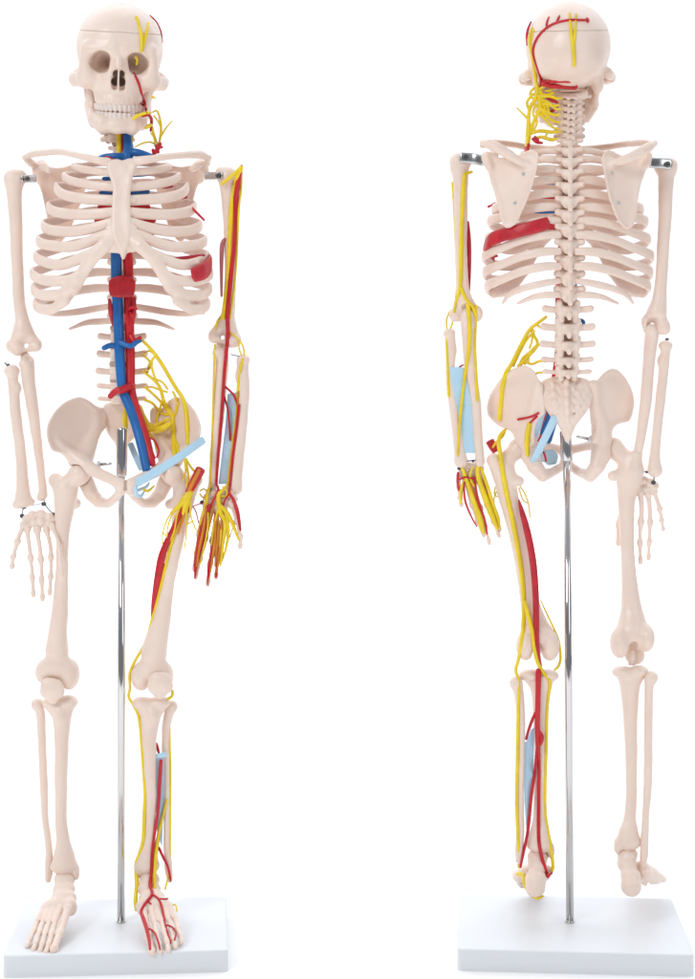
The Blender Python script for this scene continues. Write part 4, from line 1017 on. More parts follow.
    sp = [([(140, 407, -14), (143, 416, -14), (148, 426, -10), (156, 430, -10), (163, 428), (169, 424)], [1.8, 2.2, 3.2, 3.2, 2.8, 1.8]), ([(138, 409, -14), (140, 420, -12), (145, 430, -10), (150, 436, -6)], [1.5, 1.8, 2.0, 1.2]), ([(141, 424, -12), (150, 427, -11), (160, 424, -9), (168, 419)], [1.4, 2.0, 1.8, 1.2]), ([(126, 408, -16), (125, 418, -14), (126, 428, -12)], [1.8, 2.4, 1.6]), ([(149, 432, -8), (154, 440, -2), (157.5, 450, 6)], 1.0)]
    puts('sacral_nerve', [free(p, A3(r) * 1.2) for p, r in sp], YEL, R)
    put('thumb_screw', cat([lathe(V(97, 464.7, 6), V(100.5, 464.5, 6), [(0, 2.0), (.3, 3.9), (.7, 3.9), (1, 2.0)], 20)]), WHITE, o_hip2)
    put('thumb_screw', lathe(V(100.5, 464.5, 6), V(111.5, 463.6, 8), [(0, 1.4), (.9, 1.4), (1, .9)], 16), STEEL, R)
    return m

# ================================================================== model seen from behind
def back():
    m = Model(); m.face = False; m.fs = -1
    m.root = thing('anatomical_skeleton', 'skeleton model seen from behind, with a red muscle strip across its back ribs', 'skeleton model', (570 - CX), GROUP)
    R = m.root
    m.base_w, m.base_f, m.base_b, m.base_yaw, m.base_dx = 222, 94, 92, -4.6, 0
    m.rod = [(565.5, 431, 5.8), (567, 461, 3.9), (570, 920)]
    m.skull_at, m.skull_scale, m.skull_yaw, m.skull_pitch, m.skull_roll = (567.3, 48.5, 12), .955, -3, PITCH(60), -1
    m.pitch_at = PITCH
    cy = [95, 102, 108.6, 115.2, 121.8, 128.4, 135]; ty = [142.5, 151.5, 162, 173.5, 187, 201, 215, 229, 245, 261, 277, 292.5]; ly = [311, 329, 346, 361, 373]
    ta = [-34, -39, -43, -46, -48.5, -50, -50, -49, -47, -44, -41, -38]
    m.spine = [('c', 570 - i * .15, y, (22 + i * 1.3), .98 + .02 * i + (.5 if i == 0 else 0), 1.1 if i else .75, 0) for i, y in enumerate(cy)]
    m.spine += [('t', 569 - i * .05, y, -ta[i], .82 + .014 * i, .84 + .03 * i, 0) for i, y in enumerate(ty)]
    m.spine += [('l', 567.2 - .2 * i, y, 34 - [0, 1.5, 3, 3, 0][i], [.92, .98, 1, .94, .88][i], [1.08, 1.06, .96, .82, .76][i], 0) for i, y in enumerate(ly)]
    build_common(m)
    m.rib_cx, m.rib_sag, m.rib_tall = 567.8, 1.0, 5.0
    m.rib_depth = lambda i: (31 + 3.4 * min(i, 7), -44 - 2.4 * min(i, 7), -8)
    k = .94
    base = [(48, 152, 155, [(40.5, 157), (27, 159), (12, 160)]), (57.5, 160, 164, [(50, 168), (31, 172), (9, 174)]), (65.5, 170, 175, [(58, 181), (40, 185), (8, 187)]),
            (73, 180, 193, [(67, 198), (49, 201), (25, 200), (8, 199)]), (78.5, 193, 210, [(69, 215), (49, 216.5), (28, 213), (9, 208)]), (83.5, 207, 222, [(74, 228), (49, 231.5), (22, 222), (6, 214)]),
            (86, 220.5, 240, [(74, 247), (58, 249.5), (36, 241), (20, 232)]), (89.5, 234.5, 257, [(80, 264), (62, 266), (46, 263)]), (88.5, 251, 273, [(80, 280), (63, 279.5), (49, 273)]), (86.5, 266, 287, [(80, 292), (68, 291.5), (56, 284)])]
    m.ribs = [(L * k, a, b, [(u * k, y) for u, y in an]) for L, a, b, an in base]
    m.float_ribs = [[(9, 281, -50), (25, 283.5, -54), (45, 288.5, -48), (58, 294.5, -36), (65, 303, -26)], [(9, 295, -48), (20, 295, -50), (34, 297, -45), (50, 303.5, -32)]]
    build_ribs(m)
    m.st_f0, m.st_f1, m.st_y0 = 33, 54, 148
    build_sternum(m, [(580, 147), (573, 145), (567, 147), (561, 145), (554, 147), (553, 152), (557, 160), (559, 173), (559, 190), (558, 211), (557, 224), (560, 234), (564, 243), (568, 243), (571, 234), (577, 224), (578, 211), (577.5, 190), (577.5, 173), (581, 160), (583, 152)])
    def margin(s):
        X = lambda u: 568 + s * u * k
        pts = [(X(3), 221, 49, 4.2), (X(18), 231, 53, 5.5), (X(29), 242, 52, 5.2), (X(39), 256, 48, 5.4), (X(47), 270, 44, 5.6), (X(59), 284, 34, 6), (X(72), 291, 18, 5), (X(79), 293, 8, 4.4)]
        return pts
    build_costal(m, [margin(-1), margin(1)])
    for s in (-1, 1):
        X = lambda u: 567.5 + s * u
        put('clavicle', long_bone([(X(14), 150, 4, -34), (X(24), 149, 3.4, -36), (X(40), 147, 3, -28), (X(60), 144, 3, -8), (X(76), 143, 3.2, 16), (X(85), 145, 2.8, 24)], sq=((0, 0, 1), 1.12)), BONE, R)
    m.scap_f = -64
    orr = [(602, 156), (602.4, 166), (604, 178), (608.7, 199), (616.5, 217), (622, 225), (628, 228.5), (633.5, 226), (637, 218), (639.5, 206), (641, 192), (645, 177), (650, 163), (649.5, 155), (645, 151), (636, 154), (626, 156), (614, 152), (607, 150.5)]
    oll = [(537.5, 156), (536.5, 168), (533, 182), (527.5, 199), (521.5, 213), (517.5, 221.5), (512, 226.5), (506, 227), (502, 219), (499.5, 207), (496, 193), (491.5, 178), (488, 165), (483.5, 158), (485.5, 152), (490, 151.5), (500, 156), (513, 156), (524, 152), (532, 150.5)]
    m.scap_out = {1: orr, -1: oll}
    exr = [([(605, 162, -67, 2.2), (618, 162, -71, 3.6), (630, 157.5, -73, 4.5), (641, 151.5, -71, 4.8), (649, 147, -66, 4.6), (654.5, 143.5, -58, 3.4)], 7), ([(648, 156, -52, 4.5), (646.5, 164, -54, 4)], 4), ([(640, 155, -50, 3.6), (642, 150, -36, 3.4), (638, 152, -22, 4)], 3)]
    exl = [([(532, 165, -67, 2.2), (519, 161, -71, 3.8), (508, 154, -73, 4.8), (497, 147.5, -71, 5.0), (489, 144, -68, 4.8), (483.5, 142.5, -60, 3.6)], 7), ([(486.5, 156, -52, 4.5), (489, 166, -54, 4)], 4), ([(495, 155, -50, 3.6), (493, 150, -36, 3.4), (497, 152, -22, 4)], 3)]
    m.scap_extra = {1: exr, -1: exl}
    g_sc = []
    for s in (-1, 1):
        g = scapula(m, s); g_sc.append(g); o = put('scapula', g, BONE, R)
        sn = Snap([g])
        for px, py in ([(523.3, 174), (515, 203)] if s < 0 else [(612, 173.5), (618.6, 203)]):
            put('rivet', screw(V(px, py, (sn.f(px, py) or 66) + .3), 1.7, (0, -1, 0), 2), STEEL, o)
    def bracket(a, mid, b, hb):
        o = put('shoulder_bracket', sweep([V(*a), V(*mid), V(*b)], 1.5, [5.4, 5.4, 5.6], n=16, per=5, up=(0, 0, 1)), STEEL, R)
        put('bolt', screw(V(*hb), 2.9, (0, -1, 0), 4), DARKM, o)
    bracket((461, 157.5, 30), (474, 158.5, 31), (484, 160.5, 38), (465.3, 157.2, 33)); bracket((671, 164, 30), (660, 163, 32), (650, 162.5, 38), (667.5, 164.4, 33))
    # --- left arm with vessels (viewer's left)
    hum = long_bone([(459.6, 170, 9, 20), (460.6, 180, 7.6, 20), (460.9, 196, 7, 20), (461, 230, 6.4, 20), (461.6, 266, 6.0, 20), (463.2, 291, 6.6, 20), (465, 303, 9, 20)],
                    [(457.5, 162, 20, 8, 9.5, 9), (464, 161, 20, 8, 9, 8), (478, 312, 20, 4.4, 6, 6), (454, 314, 19, 4.5, 6, 6.5), ((456, 316, 17), (476, 316, 17), 5.6, 6), (466, 308, 18, 10, 6, 8)], [(465.5, 309, 28, 5, 5.5, 5)])
    o_h = put('humerus', hum, BONE, R)
    ul = long_bone([(468, 326, 7.2, 17), (469, 340, 6.8, 15), (469.8, 364, 6.0, 13), (475.5, 400, 5.2, 11), (478, 436, 4.7, 9), (479.6, 455, 4.6, 8), (480, 462, 5, 8)], [(467, 316, 23, 7, 6, 8), (468, 323, 22, 6.5, 5, 6)])
    o_u = put('ulna', ul, BONE, R)
    ra = long_bone([(449.5, 334, 5, 12), (450.8, 342, 5, 12), (451, 352, 4.8, 11), (450.5, 382, 4.4, 9), (455, 418, 4.6, 8), (459.5, 450, 5.6, 6), (461, 461, 7, 6)], [(449, 333, 12, 5.4, 5.5, 3.6), (453, 350, 10, 3, 4, 5)])
    o_r = put('radius', ra, BONE, R)
    hd = carpals([(462, 468, 0, 4.2, 4, 4), (468, 466, 0, 4.6, 4.5, 4), (474, 466, 0, 4.6, 4.5, 4), (480, 468, 0, 4.2, 4, 4), (464, 474, -2, 4.3, 4, 4), (471, 474, -2, 4.6, 4, 4.5), (478, 474, -2, 4.4, 4, 4.5)])
    oh = put('hand', hd, BONE, R)
    gf = digits(oh, 'x', [('thumb', [(460, 474, -2), (458.5, 483, -6), (459.5, 494, -10), (461, 505, -14)], 2.6, [.02, .42, .76, .98]),
        ('finger', [(465, 478, -3), (469, 494, -5), (474.5, 512, -8), (479, 525, -12), (483.5, 536, -16)], 2.6, [.02, .45, .74, .97]),
        ('finger', [(471, 479, -3), (477, 498, -5), (482, 516, -8), (486, 530, -12), (489.3, 543.5, -16)], 2.8, [.02, .44, .73, .97]),
        ('finger', [(477, 478, -3), (484, 496, -5), (490, 512, -8), (494.5, 524, -12), (499, 536.5, -16)], 2.7, [.02, .45, .74, .97]),
        ('finger', [(482, 476, -3), (488.5, 493, -5), (494, 508, -8), (497.5, 519, -12), (500.3, 530, -16)], 2.5, [.02, .46, .75, .97])])
    sa = Snap([hum, ul, ra])
    puts('nerve', [line(sa, [(471.5, 172), (466, 174), (464, 180), (462.3, 212), (461, 250), (460.5, 280), (459, 293), (455.5, 303), (454, 312)], [1.5, 1.8, 2.2, 2.2, 2.2, 2.0, 1.8, 1.5, 1.2], .4), line(sa, [(461, 288), (466, 299), (472, 306, 27), (476, 315, 24)], 1.8, .5),
        free([(452.6, 183, 16), (454.5, 212, 16), (456, 250, 16), (457.3, 282, 16), (456, 300, 16)], 1.3), free([(450, 311, 18), (446.5, 320, 14), (447, 330, 12)], .9), free([(452, 314, 18), (452.5, 323, 14), (449, 331, 12)], .9)], YEL, o_h)
    put('muscle', sweep([V(468, 222, 18), V(469, 240, 18), V(469.3, 265, 17), V(469, 291, 17)], [1.2, 2.1, 2, 1.1]), MUSCLE, o_h)
    puts('nerve', [line(sa, [(468, 305, 27), (469.5, 325), (468.5, 352), (464, 382), (460, 420), (457.5, 455)], [2.0, 2.2, 2.0, 1.5, 1.4, 1.2], .5), line(sa, [(476, 306, 22), (475.5, 325), (474.8, 346), (476, 372), (477.5, 400)], 1.5, .5), free([(473, 345, 16), (478, 400, 11), (480, 436, 9), (482.5, 463, 6)], [1.2, 1.6, 1.7, 1.5])], YEL, o_u)
    puts('nerve', [line(sa, [(446.6, 335, 12), (447.5, 365), (448.8, 396)], 1.4, .3), free([(453, 398, 9), (456, 425, 8), (458, 450, 6), (458.5, 464, 5)], 1.3)], YEL, o_r)
    puts('artery', [free([(459.5, 367, 12), (463, 365, 14)], .9), free([(455.5, 426, 10), (457, 434, 9)], .9)], RED, o_r)
    hard(put('membrane', sheet([V(449.6, 367, 14), V(464.5, 367.5, 15), V(471, 400, 13), V(475.5, 436, 10.5), V(474.7, 453, 8), V(463, 453, 8), V(457.6, 427, 9), V(453, 396, 12)], .6), LBLUE, o_u))
    puts('wrist_hook', [wire([(462, 462.5, 8), (468, 461, 9), (478, 460, 9)], .6), screw(V(459, 468.5, 4), 1.8), screw(V(473, 461, 9), 1.5), screw(V(478, 461.5, 8), 1.4)], DARKM, R)
    puts('nerve', [free([(479, 462, 8), (477.5, 470, 6), (479, 480, 4), (486, 500, 1), (492, 516, -3), (497.5, 529, -8)], [1.6, 2.2, 2.6, 3.0, 2.8, 1.2]), free([(481, 468, 6), (487, 485, 3), (493, 505, -2), (498, 519, -7), (499.5, 528, -12)], [1.4, 1.8, 2.0, 2.2, 1.0]), free([(460, 462, 7), (463, 470, 5), (467, 481, 3), (474, 502, 0), (479.5, 520, -4), (482, 532, -9)], [1.2, 1.8, 2.0, 2.4, 2.4, 1.2]),
        free([(468, 484, 3), (473, 498, 1), (481, 520, -4), (484, 534, -10)], [1.4, 2, 2.2, 1.0]), free([(464, 480, 3), (461, 492, -2), (461, 503, -8)], [1.2, 2.0, 1.2]), free([(472, 468, 7), (470, 477, 5), (474, 486, 3)], 1.1)], YEL, oh)
    puts('artery', [free([(458, 473, 4), (457.5, 482, 2), (459, 490, -2)], 1.3), free([(457.5, 480, 4), (463, 478, 5), (466, 477, 5), (473, 478.5, 5), (479, 477, 4)], 1.1), free([(464, 482, 3), (465, 500, 0), (471, 516, -4), (477, 527, -8)], [1.0, 1.1, 1.0, .7]), free([(475, 480, 4), (478, 500, 1), (485, 520, -4), (487, 534, -10)], [1, 1.2, 1.1, .8]), free([(484, 480, 3), (489, 496, -1), (493, 506, -4)], 1.0)], RED, oh)
    puts('tendon', [free([(470, 482, 3), (476, 502, 0), (482, 522, -5)], [1, 1.6, .9]), free([(481, 482, 3), (489, 506, -2), (495, 522, -7)], [1, 1.6, .9])], ORANGE, oh)
    # --- right arm (viewer's right)
    put('humerus', long_bone([(666.6, 173, 9, 20), (666, 181, 7.8, 20), (665.2, 212, 6.8, 20), (663.2, 248, 6.1, 20), (661, 284, 6.1, 20), (659.5, 300, 7.4, 20), (657, 312, 9.8, 20)],
        [(669, 166, 20, 8.4, 10, 9), (662, 167, 18, 8, 9, 8), (645.5, 322, 20, 4.4, 6, 6.5), (664.5, 326, 19, 5, 6, 8), ((648, 330, 17), (665, 329, 17), 4.6, 5), (655, 318, 18, 9.5, 6, 8)], [(652.5, 324, 24, 5.8, 6, 6), (653, 324.5, 20, 2.2, 12, 2.2)]), BONE, R)
    put('ulna', long_bone([(652, 336, 7, 17), (650.6, 345, 6.6, 15), (648.6, 364, 6, 13), (646, 400, 5.8, 11), (641, 436, 4.8, 9), (637.5, 455, 4.4, 6), (635, 468, 4.6, 4)], [(651, 329, 21, 6, 5, 5)]), BONE, R)
    put('radius', long_bone([(665.8, 346, 5.6, 12), (665.2, 354, 4.8, 12), (663.5, 372, 5, 10), (660.4, 400, 5, 9), (656.6, 436, 4.7, 8), (654.8, 458, 5.5, 6), (655, 470, 7.6, 6)], [(665.8, 345.5, 12, 6.4, 6, 3.8), (660.5, 361, 10, 3.2, 4, 5)]), BONE, R)
    put('elbow_screw', cat([screw(V(666.5, 340.5, 11), 1.6, (.3, 0, 1), 5), wire([(660.5, 344, 12), (665, 342, 12), (668.5, 339, 12)], .7)]), DARKM, R)
    puts('wrist_hook', [wire([(645, 471.5, 4), (650, 473.5, 6), (654, 474, 8), (653.6, 482, 5)], .6), screw(V(653, 474.5, 8), 2.0), screw(V(653.4, 482.5, 5), 2.4), screw(V(646.5, 472, 5), 1.3)], DARKM, R)
    hr = carpals([(637, 482, -4, 4.4, 4, 4.5), (643, 480, -4, 5, 4.5, 4.5), (650, 482.5, -4, 4.6, 4.5, 4.5), (655, 486, -4, 4, 4, 4.5), (639, 489, -6, 4.5, 4, 4.5), (646, 488.5, -6, 4.8, 4, 5), (652, 491, -6, 4.2, 4, 4)])
    ohr = put('hand', hr, BONE, R)
    digits(ohr, 'x', [('finger', [(640.5, 490, -6), (641.5, 512, -9), (640, 534, -12), (640, 548, -15), (640.6, 562.5, -18)], 3.0, [.02, .44, .73, .97]), ('finger', [(648, 492, -6), (650, 515, -9), (649.6, 535, -12), (649, 547, -15), (648.6, 559, -18)], 2.8, [.02, .45, .74, .97]),
        ('finger', [(654, 491, -6), (658.5, 505, -9), (661, 516, -12), (662.4, 524, -14), (663.5, 530, -16)], 2.5, [.02, .46, .75, .97]), ('finger', [(635, 491, -7), (631, 512, -14), (629, 530, -18), (629, 545, -20), (629.5, 556, -22)], 2.8, [.02, .45, .74, .97]),
        ('thumb', [(634, 486, -8), (626, 500, -16), (620.5, 514, -22), (618.4, 526, -25), (618, 544, -27)], 3.0, [.02, .42, .7, .98])])
    # --- pelvis
    wr = [(590, 411), (590, 396), (593, 382), (597, 376), (602, 372), (610, 369), (621, 374.5), (630.5, 387), (635.4, 400), (634.7, 412.5), (631, 421), (624, 423), (617, 425), (611.5, 431), (608, 442), (596, 442), (594, 428), (595, 415)]
    wl = [(488.5, 414), (489, 400), (495, 386), (505.5, 373), (516.5, 367), (525, 367), (532, 374), (537.5, 391), (541, 405), (541, 414), (535, 420), (533, 430), (532, 445), (518, 446), (512, 433), (502, 427), (496, 423)]
    pc = 562.5
    def hdep(x, z):
        u = abs(x - (pc - CX)) ; py = CY + (CZ - z)
        return (-36 + 0.85 * np.clip(u - 25, -5, 60) + 0.24 * (py - 372) - 5.5 * np.exp(-((u - 52) ** 2 + (py - 392) ** 2) / 380))
    fs = -1
    ext = [('c', [(593, 385, 33, 5), (594, 402, 28, 5.5), (599, 424, 12, 8), (602, 440, 2, 10), (601, 455, 3, 9)]), ('c', [(601, 455, 4, 8.5), (597.5, 466, 7, 8), (590, 475.5, 2, 6.4), (580, 472.5, -12, 4.4), (570, 466, -26, 4.4), (566.5, 459, -34, 4.6)]),
           ('c', [(602, 440, 0, 8), (594, 445, -8, 5), (584, 447, -20, 4.4), (572, 449.5, -32, 4.8), (567, 454, -36, 5)]), ('c', [(596, 434, 14, 4), (594, 441, 15, 2.6)])]
    sym = 566.2
    mir = [(kk, [(2 * sym - q[0], *q[1:]) for q in a]) for kk, a in ext[1:3]] + [('c', [(538, 387, 33, 5), (536.5, 402, 28, 5.5), (532, 424, 12, 8), (529, 440, 2, 10), (530.5, 455, 3, 9)])]
    g1 = hip_bone(m, wl, hdep, mir, [(521, 447.5, -6, 11.5, 11.5, 11.5)]); ohl = put('hip_bone', g1, BONE, R)
    g2 = hip_bone(m, wr, hdep, ext, [(611, 447.5, -6, 11.5, 11.5, 11.5)]); put('hip_bone', g2, BONE, R)
    S = SDF(0.9); S.add(cyl(V(566.3, 456, -36), 4.2, 5.2, 2)); put('pubic_disc', S.mesh(1), DISC, R)
    so = [(542, 382), (553, 377), (566, 378), (579, 377), (590, 382), (592, 397), (585, 413), (575, 425), (570.5, 437), (568.5, 442), (565.5, 442), (562.5, 436), (557, 425), (547.5, 413), (540.5, 397)]
    S = SDF(0.8); S.add(plate([(V(a, b, 30)[0], V(a, b, 30)[2]) for a, b in so], lambda x, z: -(31 + 9 * np.sin(np.clip((CY + CZ - z - 378) / 62, 0, 1) * 3.1) - 4 * ((x - (566 - CX)) / 20) ** 2 + 0.8 * np.sin(x * .9) * np.sin(z * .6)), 5.5, 0))
    for i, y in enumerate((383, 392, 401, 409.5, 418)): S.add(ell(V(566 + .3 * i, y, 41 + [0, 3.5, 5, 4.5, 2][i]), (3.0, 5, 4.4)), 3)
    for i, y in enumerate((388, 396.7, 405, 413.4)):
        for s in (-1, 1):
            S.add(ell(V(566 + s * (13.5 - 1.3 * i), y - 3, 37 + [0, 3, 4, 3][i]), (3.0, 4, 3.2)), 2.5)
            S.sub(ell(V(566.2 + s * (10.4 - .6 * i), y, 44 + [0, 3, 4, 3][i]), (1.7, 5, 1.5)), 1.4)
    g_sa = S.mesh(1); put('sacrum', g_sa, BONE, R)
    # --- left leg (viewer's left)
    fe = long_bone([(503, 470, 12, 0), (506, 485, 10.6, -2), (508.5, 497, 10, -4), (517, 532, 9, -8), (524, 568, 8.8, -9), (530, 604, 9.8, -8), (535, 625, 13, -6), (537, 636, 17, -4)],
                   [(519, 448, -5, 10.5, 10.5, 10.5), ((518, 449, -4), (503, 463, 0), 7.2, 9), ((503, 474, 0), (493.5, 460, 5), 9, 7), ((507, 478, 0), (519, 481, 5), 7, 5), (525.5, 646, 3, 9.5, 14, 14), (549.5, 645, 3, 9.8, 15, 15.5), (537, 634, -4, 14, 9, 12)], [(537.5, 656, 8, 5, 16, 13)])
    o_fe = put('femur', fe, BONE, R)
    ti = long_bone([(540, 686, 10, 0), (540.5, 700, 8.4, -1), (541, 746, 7, -2), (539.8, 791, 6.4, 0), (539.8, 818, 6.6, 3), (539, 832, 9, 6), (539, 841, 11.4, 6)],
                   [(531, 675.5, 1, 12, 12, 6), (548, 675.5, 1, 11, 12, 6), (540, 681, 0, 13, 10, 8), (539, 845, 6, 12.5, 10, 6.5), (551, 851, 7, 3.6, 6, 7.5)], [(537.5, 859, 6, 9.5, 12, 6.5)])
    o_ti = put('tibia', ti, BONE, R)
    fi = long_bone([(516.5, 684, 5.4, 8), (519, 694, 4.8, 8), (521, 720, 4.2, 9), (521, 746, 4.0, 9), (520, 791, 4, 10), (520.5, 830, 3.8, 11), (519, 850, 4.2, 12), (519.5, 862, 2.8, 12)], [(516, 682.5, 8, 6, 6, 5.8)])
    o_fi = put('fibula', fi, BONE, R)
    def foot(pr, rays, toes):
        S = SDF(0.95)
        for p in pr: S.add(ell(V(*p[:3]), p[3:]), 3.5)
        for q in rays: S.add(chain([(V(a, b, f), r) for a, b, f, r in q]), 3)
        g = S.mesh(1); o = put('foot', g, BONE, R)
        return [g] + digits(o, 'x', toes), o
    gft, o_ft = foot([(538, 856.5, 4, 10.5, 12, 7.5), (537, 866, 10, 9.5, 13, 9), (535.5, 880, 24, 10.4, 12, 11), (535, 889, 28, 9.6, 10, 8), (527, 872, -4, 10, 14, 7), (519, 876, -14, 7, 12, 6), (541, 872, -10, 10, 18, 9), (547, 870, 2, 6, 9, 5)], [],
        [('toe', [(518, 876, -24), (519, 881, -48), (521, 884, -70), (522, 886, -82)], 3.0, [.02, .6, .82, .96]), ('toe', [(524, 877, -28), (525, 882, -54), (526, 886, -76), (526.5, 888, -88)], 2.8, [.02, .6, .82, .96]), ('toe', [(529, 877, -30), (530, 883, -56), (530.5, 887, -78), (531, 889, -90)], 2.8, [.02, .6, .82, .96]),
         ('toe', [(534, 877, -30), (534.5, 884, -56), (535, 888, -78), (535, 890, -92)], 2.8, [.02, .6, .82, .96]), ('toe', [(540, 877, -30), (540, 884, -56), (539.5, 888, -78), (539.5, 890, -94)], 3.6, [.02, .6, .96])])
    # --- right leg (viewer's right)
    fe2 = long_bone([(631, 470, 13, 0), (628.5, 482, 12, -2), (626.4, 497, 8.8, -4), (626.6, 532, 7.4, -8), (628.4, 568, 7.4, -9), (631, 604, 10, -8), (632, 622, 13.6, -6), (632, 634, 17, -4)],
                    [(613, 448, -5, 10.5, 10.5, 10.5), ((614, 449, -4), (629, 462, 0), 8, 10), ((631, 474, 0), (635.5, 455, 5), 9, 7), ((625, 474, 0), (612.5, 476, 5), 7, 5), (619.5, 643, 3, 9.5, 14, 15), (646, 638, 3, 8.6, 14, 14), (632, 632, -4, 14, 9, 10)], [(633.5, 653, 8, 5.5, 16, 12), (632, 446, 4, 3, 8, 5)])
    put('femur', fe2, BONE, R)
    S = SDF(0.9); S.add(ell(V(635, 655, -17), (10, 6, 10))); put('patella', S.mesh(1), BONE, R)
    put('knee_pin', lathe(V(632, 664.5, 0), V(632, 649, 2), [(0, 3.6), (.5, 2.9), (.96, 2.6), (1, 1.8)], 18), BONE, R)
    ti2 = long_bone([(630, 684, 10.4, 0), (630, 698, 8.6, -1), (630.3, 716, 7.2, -2), (631, 746, 6.2, -2), (631.4, 791, 5.5, 0), (630, 818, 6.2, 3), (629, 831, 9.2, 6), (628.6, 839, 11.4, 6)],
                    [(622, 672, 1, 10, 12, 5.6), (639, 671, 1, 9.5, 12, 5.6), (631, 677, 0, 13, 10, 8), (628.5, 842, 6, 12.5, 10, 6.5), (617.5, 847, 7, 3.6, 6, 7)], [(628.5, 857, 6, 9.5, 12, 7)])
    put('tibia', ti2, BONE, R)
    put('fibula', long_bone([(650.5, 679, 5.6, 8), (649, 690, 4.4, 8), (648.4, 728, 4.2, 9), (648, 782, 4.2, 10), (645.6, 818, 3.5, 11), (644.5, 845, 4.2, 12), (644, 857, 4, 12), (643, 866, 2.6, 12)], [(651.5, 677, 8, 6.2, 6, 5.6)]), BONE, R)
    foot([(627.5, 854, 4, 10.2, 12, 7.5), (627, 864, 9, 9.8, 13, 8.5), (630.5, 876, 20, 10, 12, 9), (631, 886, 27, 10.2, 11, 10.5), (643, 872, 0, 8.5, 14, 8), (635, 871, -12, 10, 18, 7)], [[(642, 868, 2, 7.5), (653, 873.5, -22, 5.6), (665, 879, -62, 2.2)], [(646, 876, -12, 6), (655, 879.5, -36, 4.6), (659, 881.5, -70, 2.4)]],
        [('toe', [(650, 872, -18), (655, 875.5, -42), (660, 878, -62), (664, 879.6, -76)], 3.3, [.3, .98]), ('toe', [(648, 873, -24), (653, 876.5, -50), (657, 879, -70), (659, 880.5, -82)], 3.9, [.3, .98]), ('toe', [(644, 874, -26), (648, 878, -52), (651, 880.5, -74), (652.5, 881.5, -86)], 3.8, [.3, .98]),
         ('toe', [(639, 875, -28), (642, 879, -56), (644, 882, -78), (645, 883, -92)], 3.2, [.02, .6, .82, .96]), ('toe', [(632, 875, -28), (634, 880, -56), (635, 883, -78), (636, 884.5, -94)], 3.8, [.02, .6, .96])])
    # --- vessels
    sl = Snap([fe, ti, fi] + gft); shp = Snap([g1, g2, g_sa, fe] + m.g_spine)
    puts('artery', [lathe(V(496, 452, -6), V(489.5, 440.5, -8), [(0, 3.6), (.5, 4.4), (.94, 4.6), (1, 3.8)], 22)], RED, o_fe)
    puts('muscle', [free([(518.8, 500, 4), (521.5, 510, 8), (526, 526, 9), (530.5, 546, 10), (533.6, 566, 10), (535.5, 590, 11), (536.2, 612, 12), (536.2, 632, 13)], [.8, 2.4, 3.4, 3.6, 3.6, 3.4, 3.2, 3.0]), free([(536.2, 632, 13), (536.5, 645, 14), (538, 657, 12), (540.5, 667, 9)], [3.0, 2.9, 2.7, 1.8])], MUSCLE, o_fe)
    puts('nerve', [line(sl, [(501, 460, 12), (504, 480), (508, 500), (515, 532), (521.4, 571), (524, 604), (523, 628), (521.5, 642), (519, 657, 8), (516.3, 667, 4)], [2.4, 2.5, 2.5, 2.5, 2.5, 2.4, 2.3, 2.1, 1.8, 1.5], .3), free([(525, 602, 6), (528.5, 616, 10), (532, 630, 13), (534.3, 648, 15), (537.5, 662, 14), (543, 672, 12), (549, 680, 11)], [1.8, 2.2, 2.2, 2.0, 1.8, 1.8, 1.6]),
        free([(540.5, 600, 2), (547, 614, 2), (555.5, 632, 2), (559, 642, 2), (560.5, 658, 2), (558.5, 666, 2), (555, 669.5, 3)], [.6, .9, 1.0, 1.2, 1.3, 1.4, 1.2])], YEL, o_fe)
    puts('nerve', [free([(516.2, 666, 5), (516, 672, 6), (518.5, 680, 12), (519, 690, 13), (518, 716, 13), (517.3, 760, 13), (516.6, 800, 14), (517.6, 830, 14), (518.5, 850, 15), (518.8, 867, 10)], [1.5, 1.5, 1.5, 1.5, 1.7, 1.7, 1.8, 1.7, 1.6, 1.4])], YEL, o_fi)
    puts('nerve', [line(sl, [(549, 679), (550, 685), (548.2, 695), (546.8, 714), (545.8, 760), (545, 800), (546, 820), (549.5, 840), (552, 856, 12), (553.2, 868, 10)], [1.4, 2.2, 2.0, 1.7, 1.6, 1.6, 1.7, 1.9, 1.8, 1.6], .2)], YEL, o_ti)
    puts('artery', [free([(538.5, 671, 13), (538.2, 690, 13), (537.6, 712, 12), (537.4, 728, 11), (538, 746, 11)], [2.9, 2.8, 2.7, 2.6, 2.4]), free([(538, 731, 11), (541.5, 736, 11), (541, 742, 11), (538, 747, 11)], [2.0, 2.4, 2.2, 1.4]), line(sl, [(538, 744, 11), (535.5, 766, 10), (533, 784, 9), (531, 800, 8), (528, 830, 9), (524.5, 848, 14), (520.5, 867, 14)], [1.8, 1.7, 1.6, 1.6, 1.6, 1.5, 1.2], .8),
        line(sl, [(538.4, 744, 11), (539, 770), (538.6, 800), (538.6, 836), (541, 854), (545, 868, 18), (548, 876, 18)], [1.8, 1.8, 1.8, 1.8, 1.9, 1.9, 2.2], .7), free([(537.4, 709, 12), (533, 718, 9), (529, 729, 7), (526.2, 739, 5)], [1.4, 1.6, 1.5, 1.3]), free([(548, 876, 18), (552, 873, 12)], [1.8, 1.0]), free([(517, 851, 14), (516.8, 861, 12)], .9)], RED, o_ti)
    hard(put('membrane', sheet([V(522.5, 744, 7), V(527, 741, 7), V(531, 730, 6), V(534.5, 727, 5), V(533.5, 764, 4), V(531, 800, 5), V(526.5, 832, 9), V(524.5, 800, 9)], .7), LBLUE, o_ti))
    puts('nerve', [free([(517.5, 874, 2), (523, 875, 12), (524, 883, 24), (528, 892, 30), (534, 897.5, 32), (539, 898, 33), (543.5, 896, 32)], [1.8, 2.4, 1.5, 1.3, 1.3, 1.4, 1.0]), free([(553.2, 866, 10), (552, 871, 10)], 1.6)], YEL, o_ft)
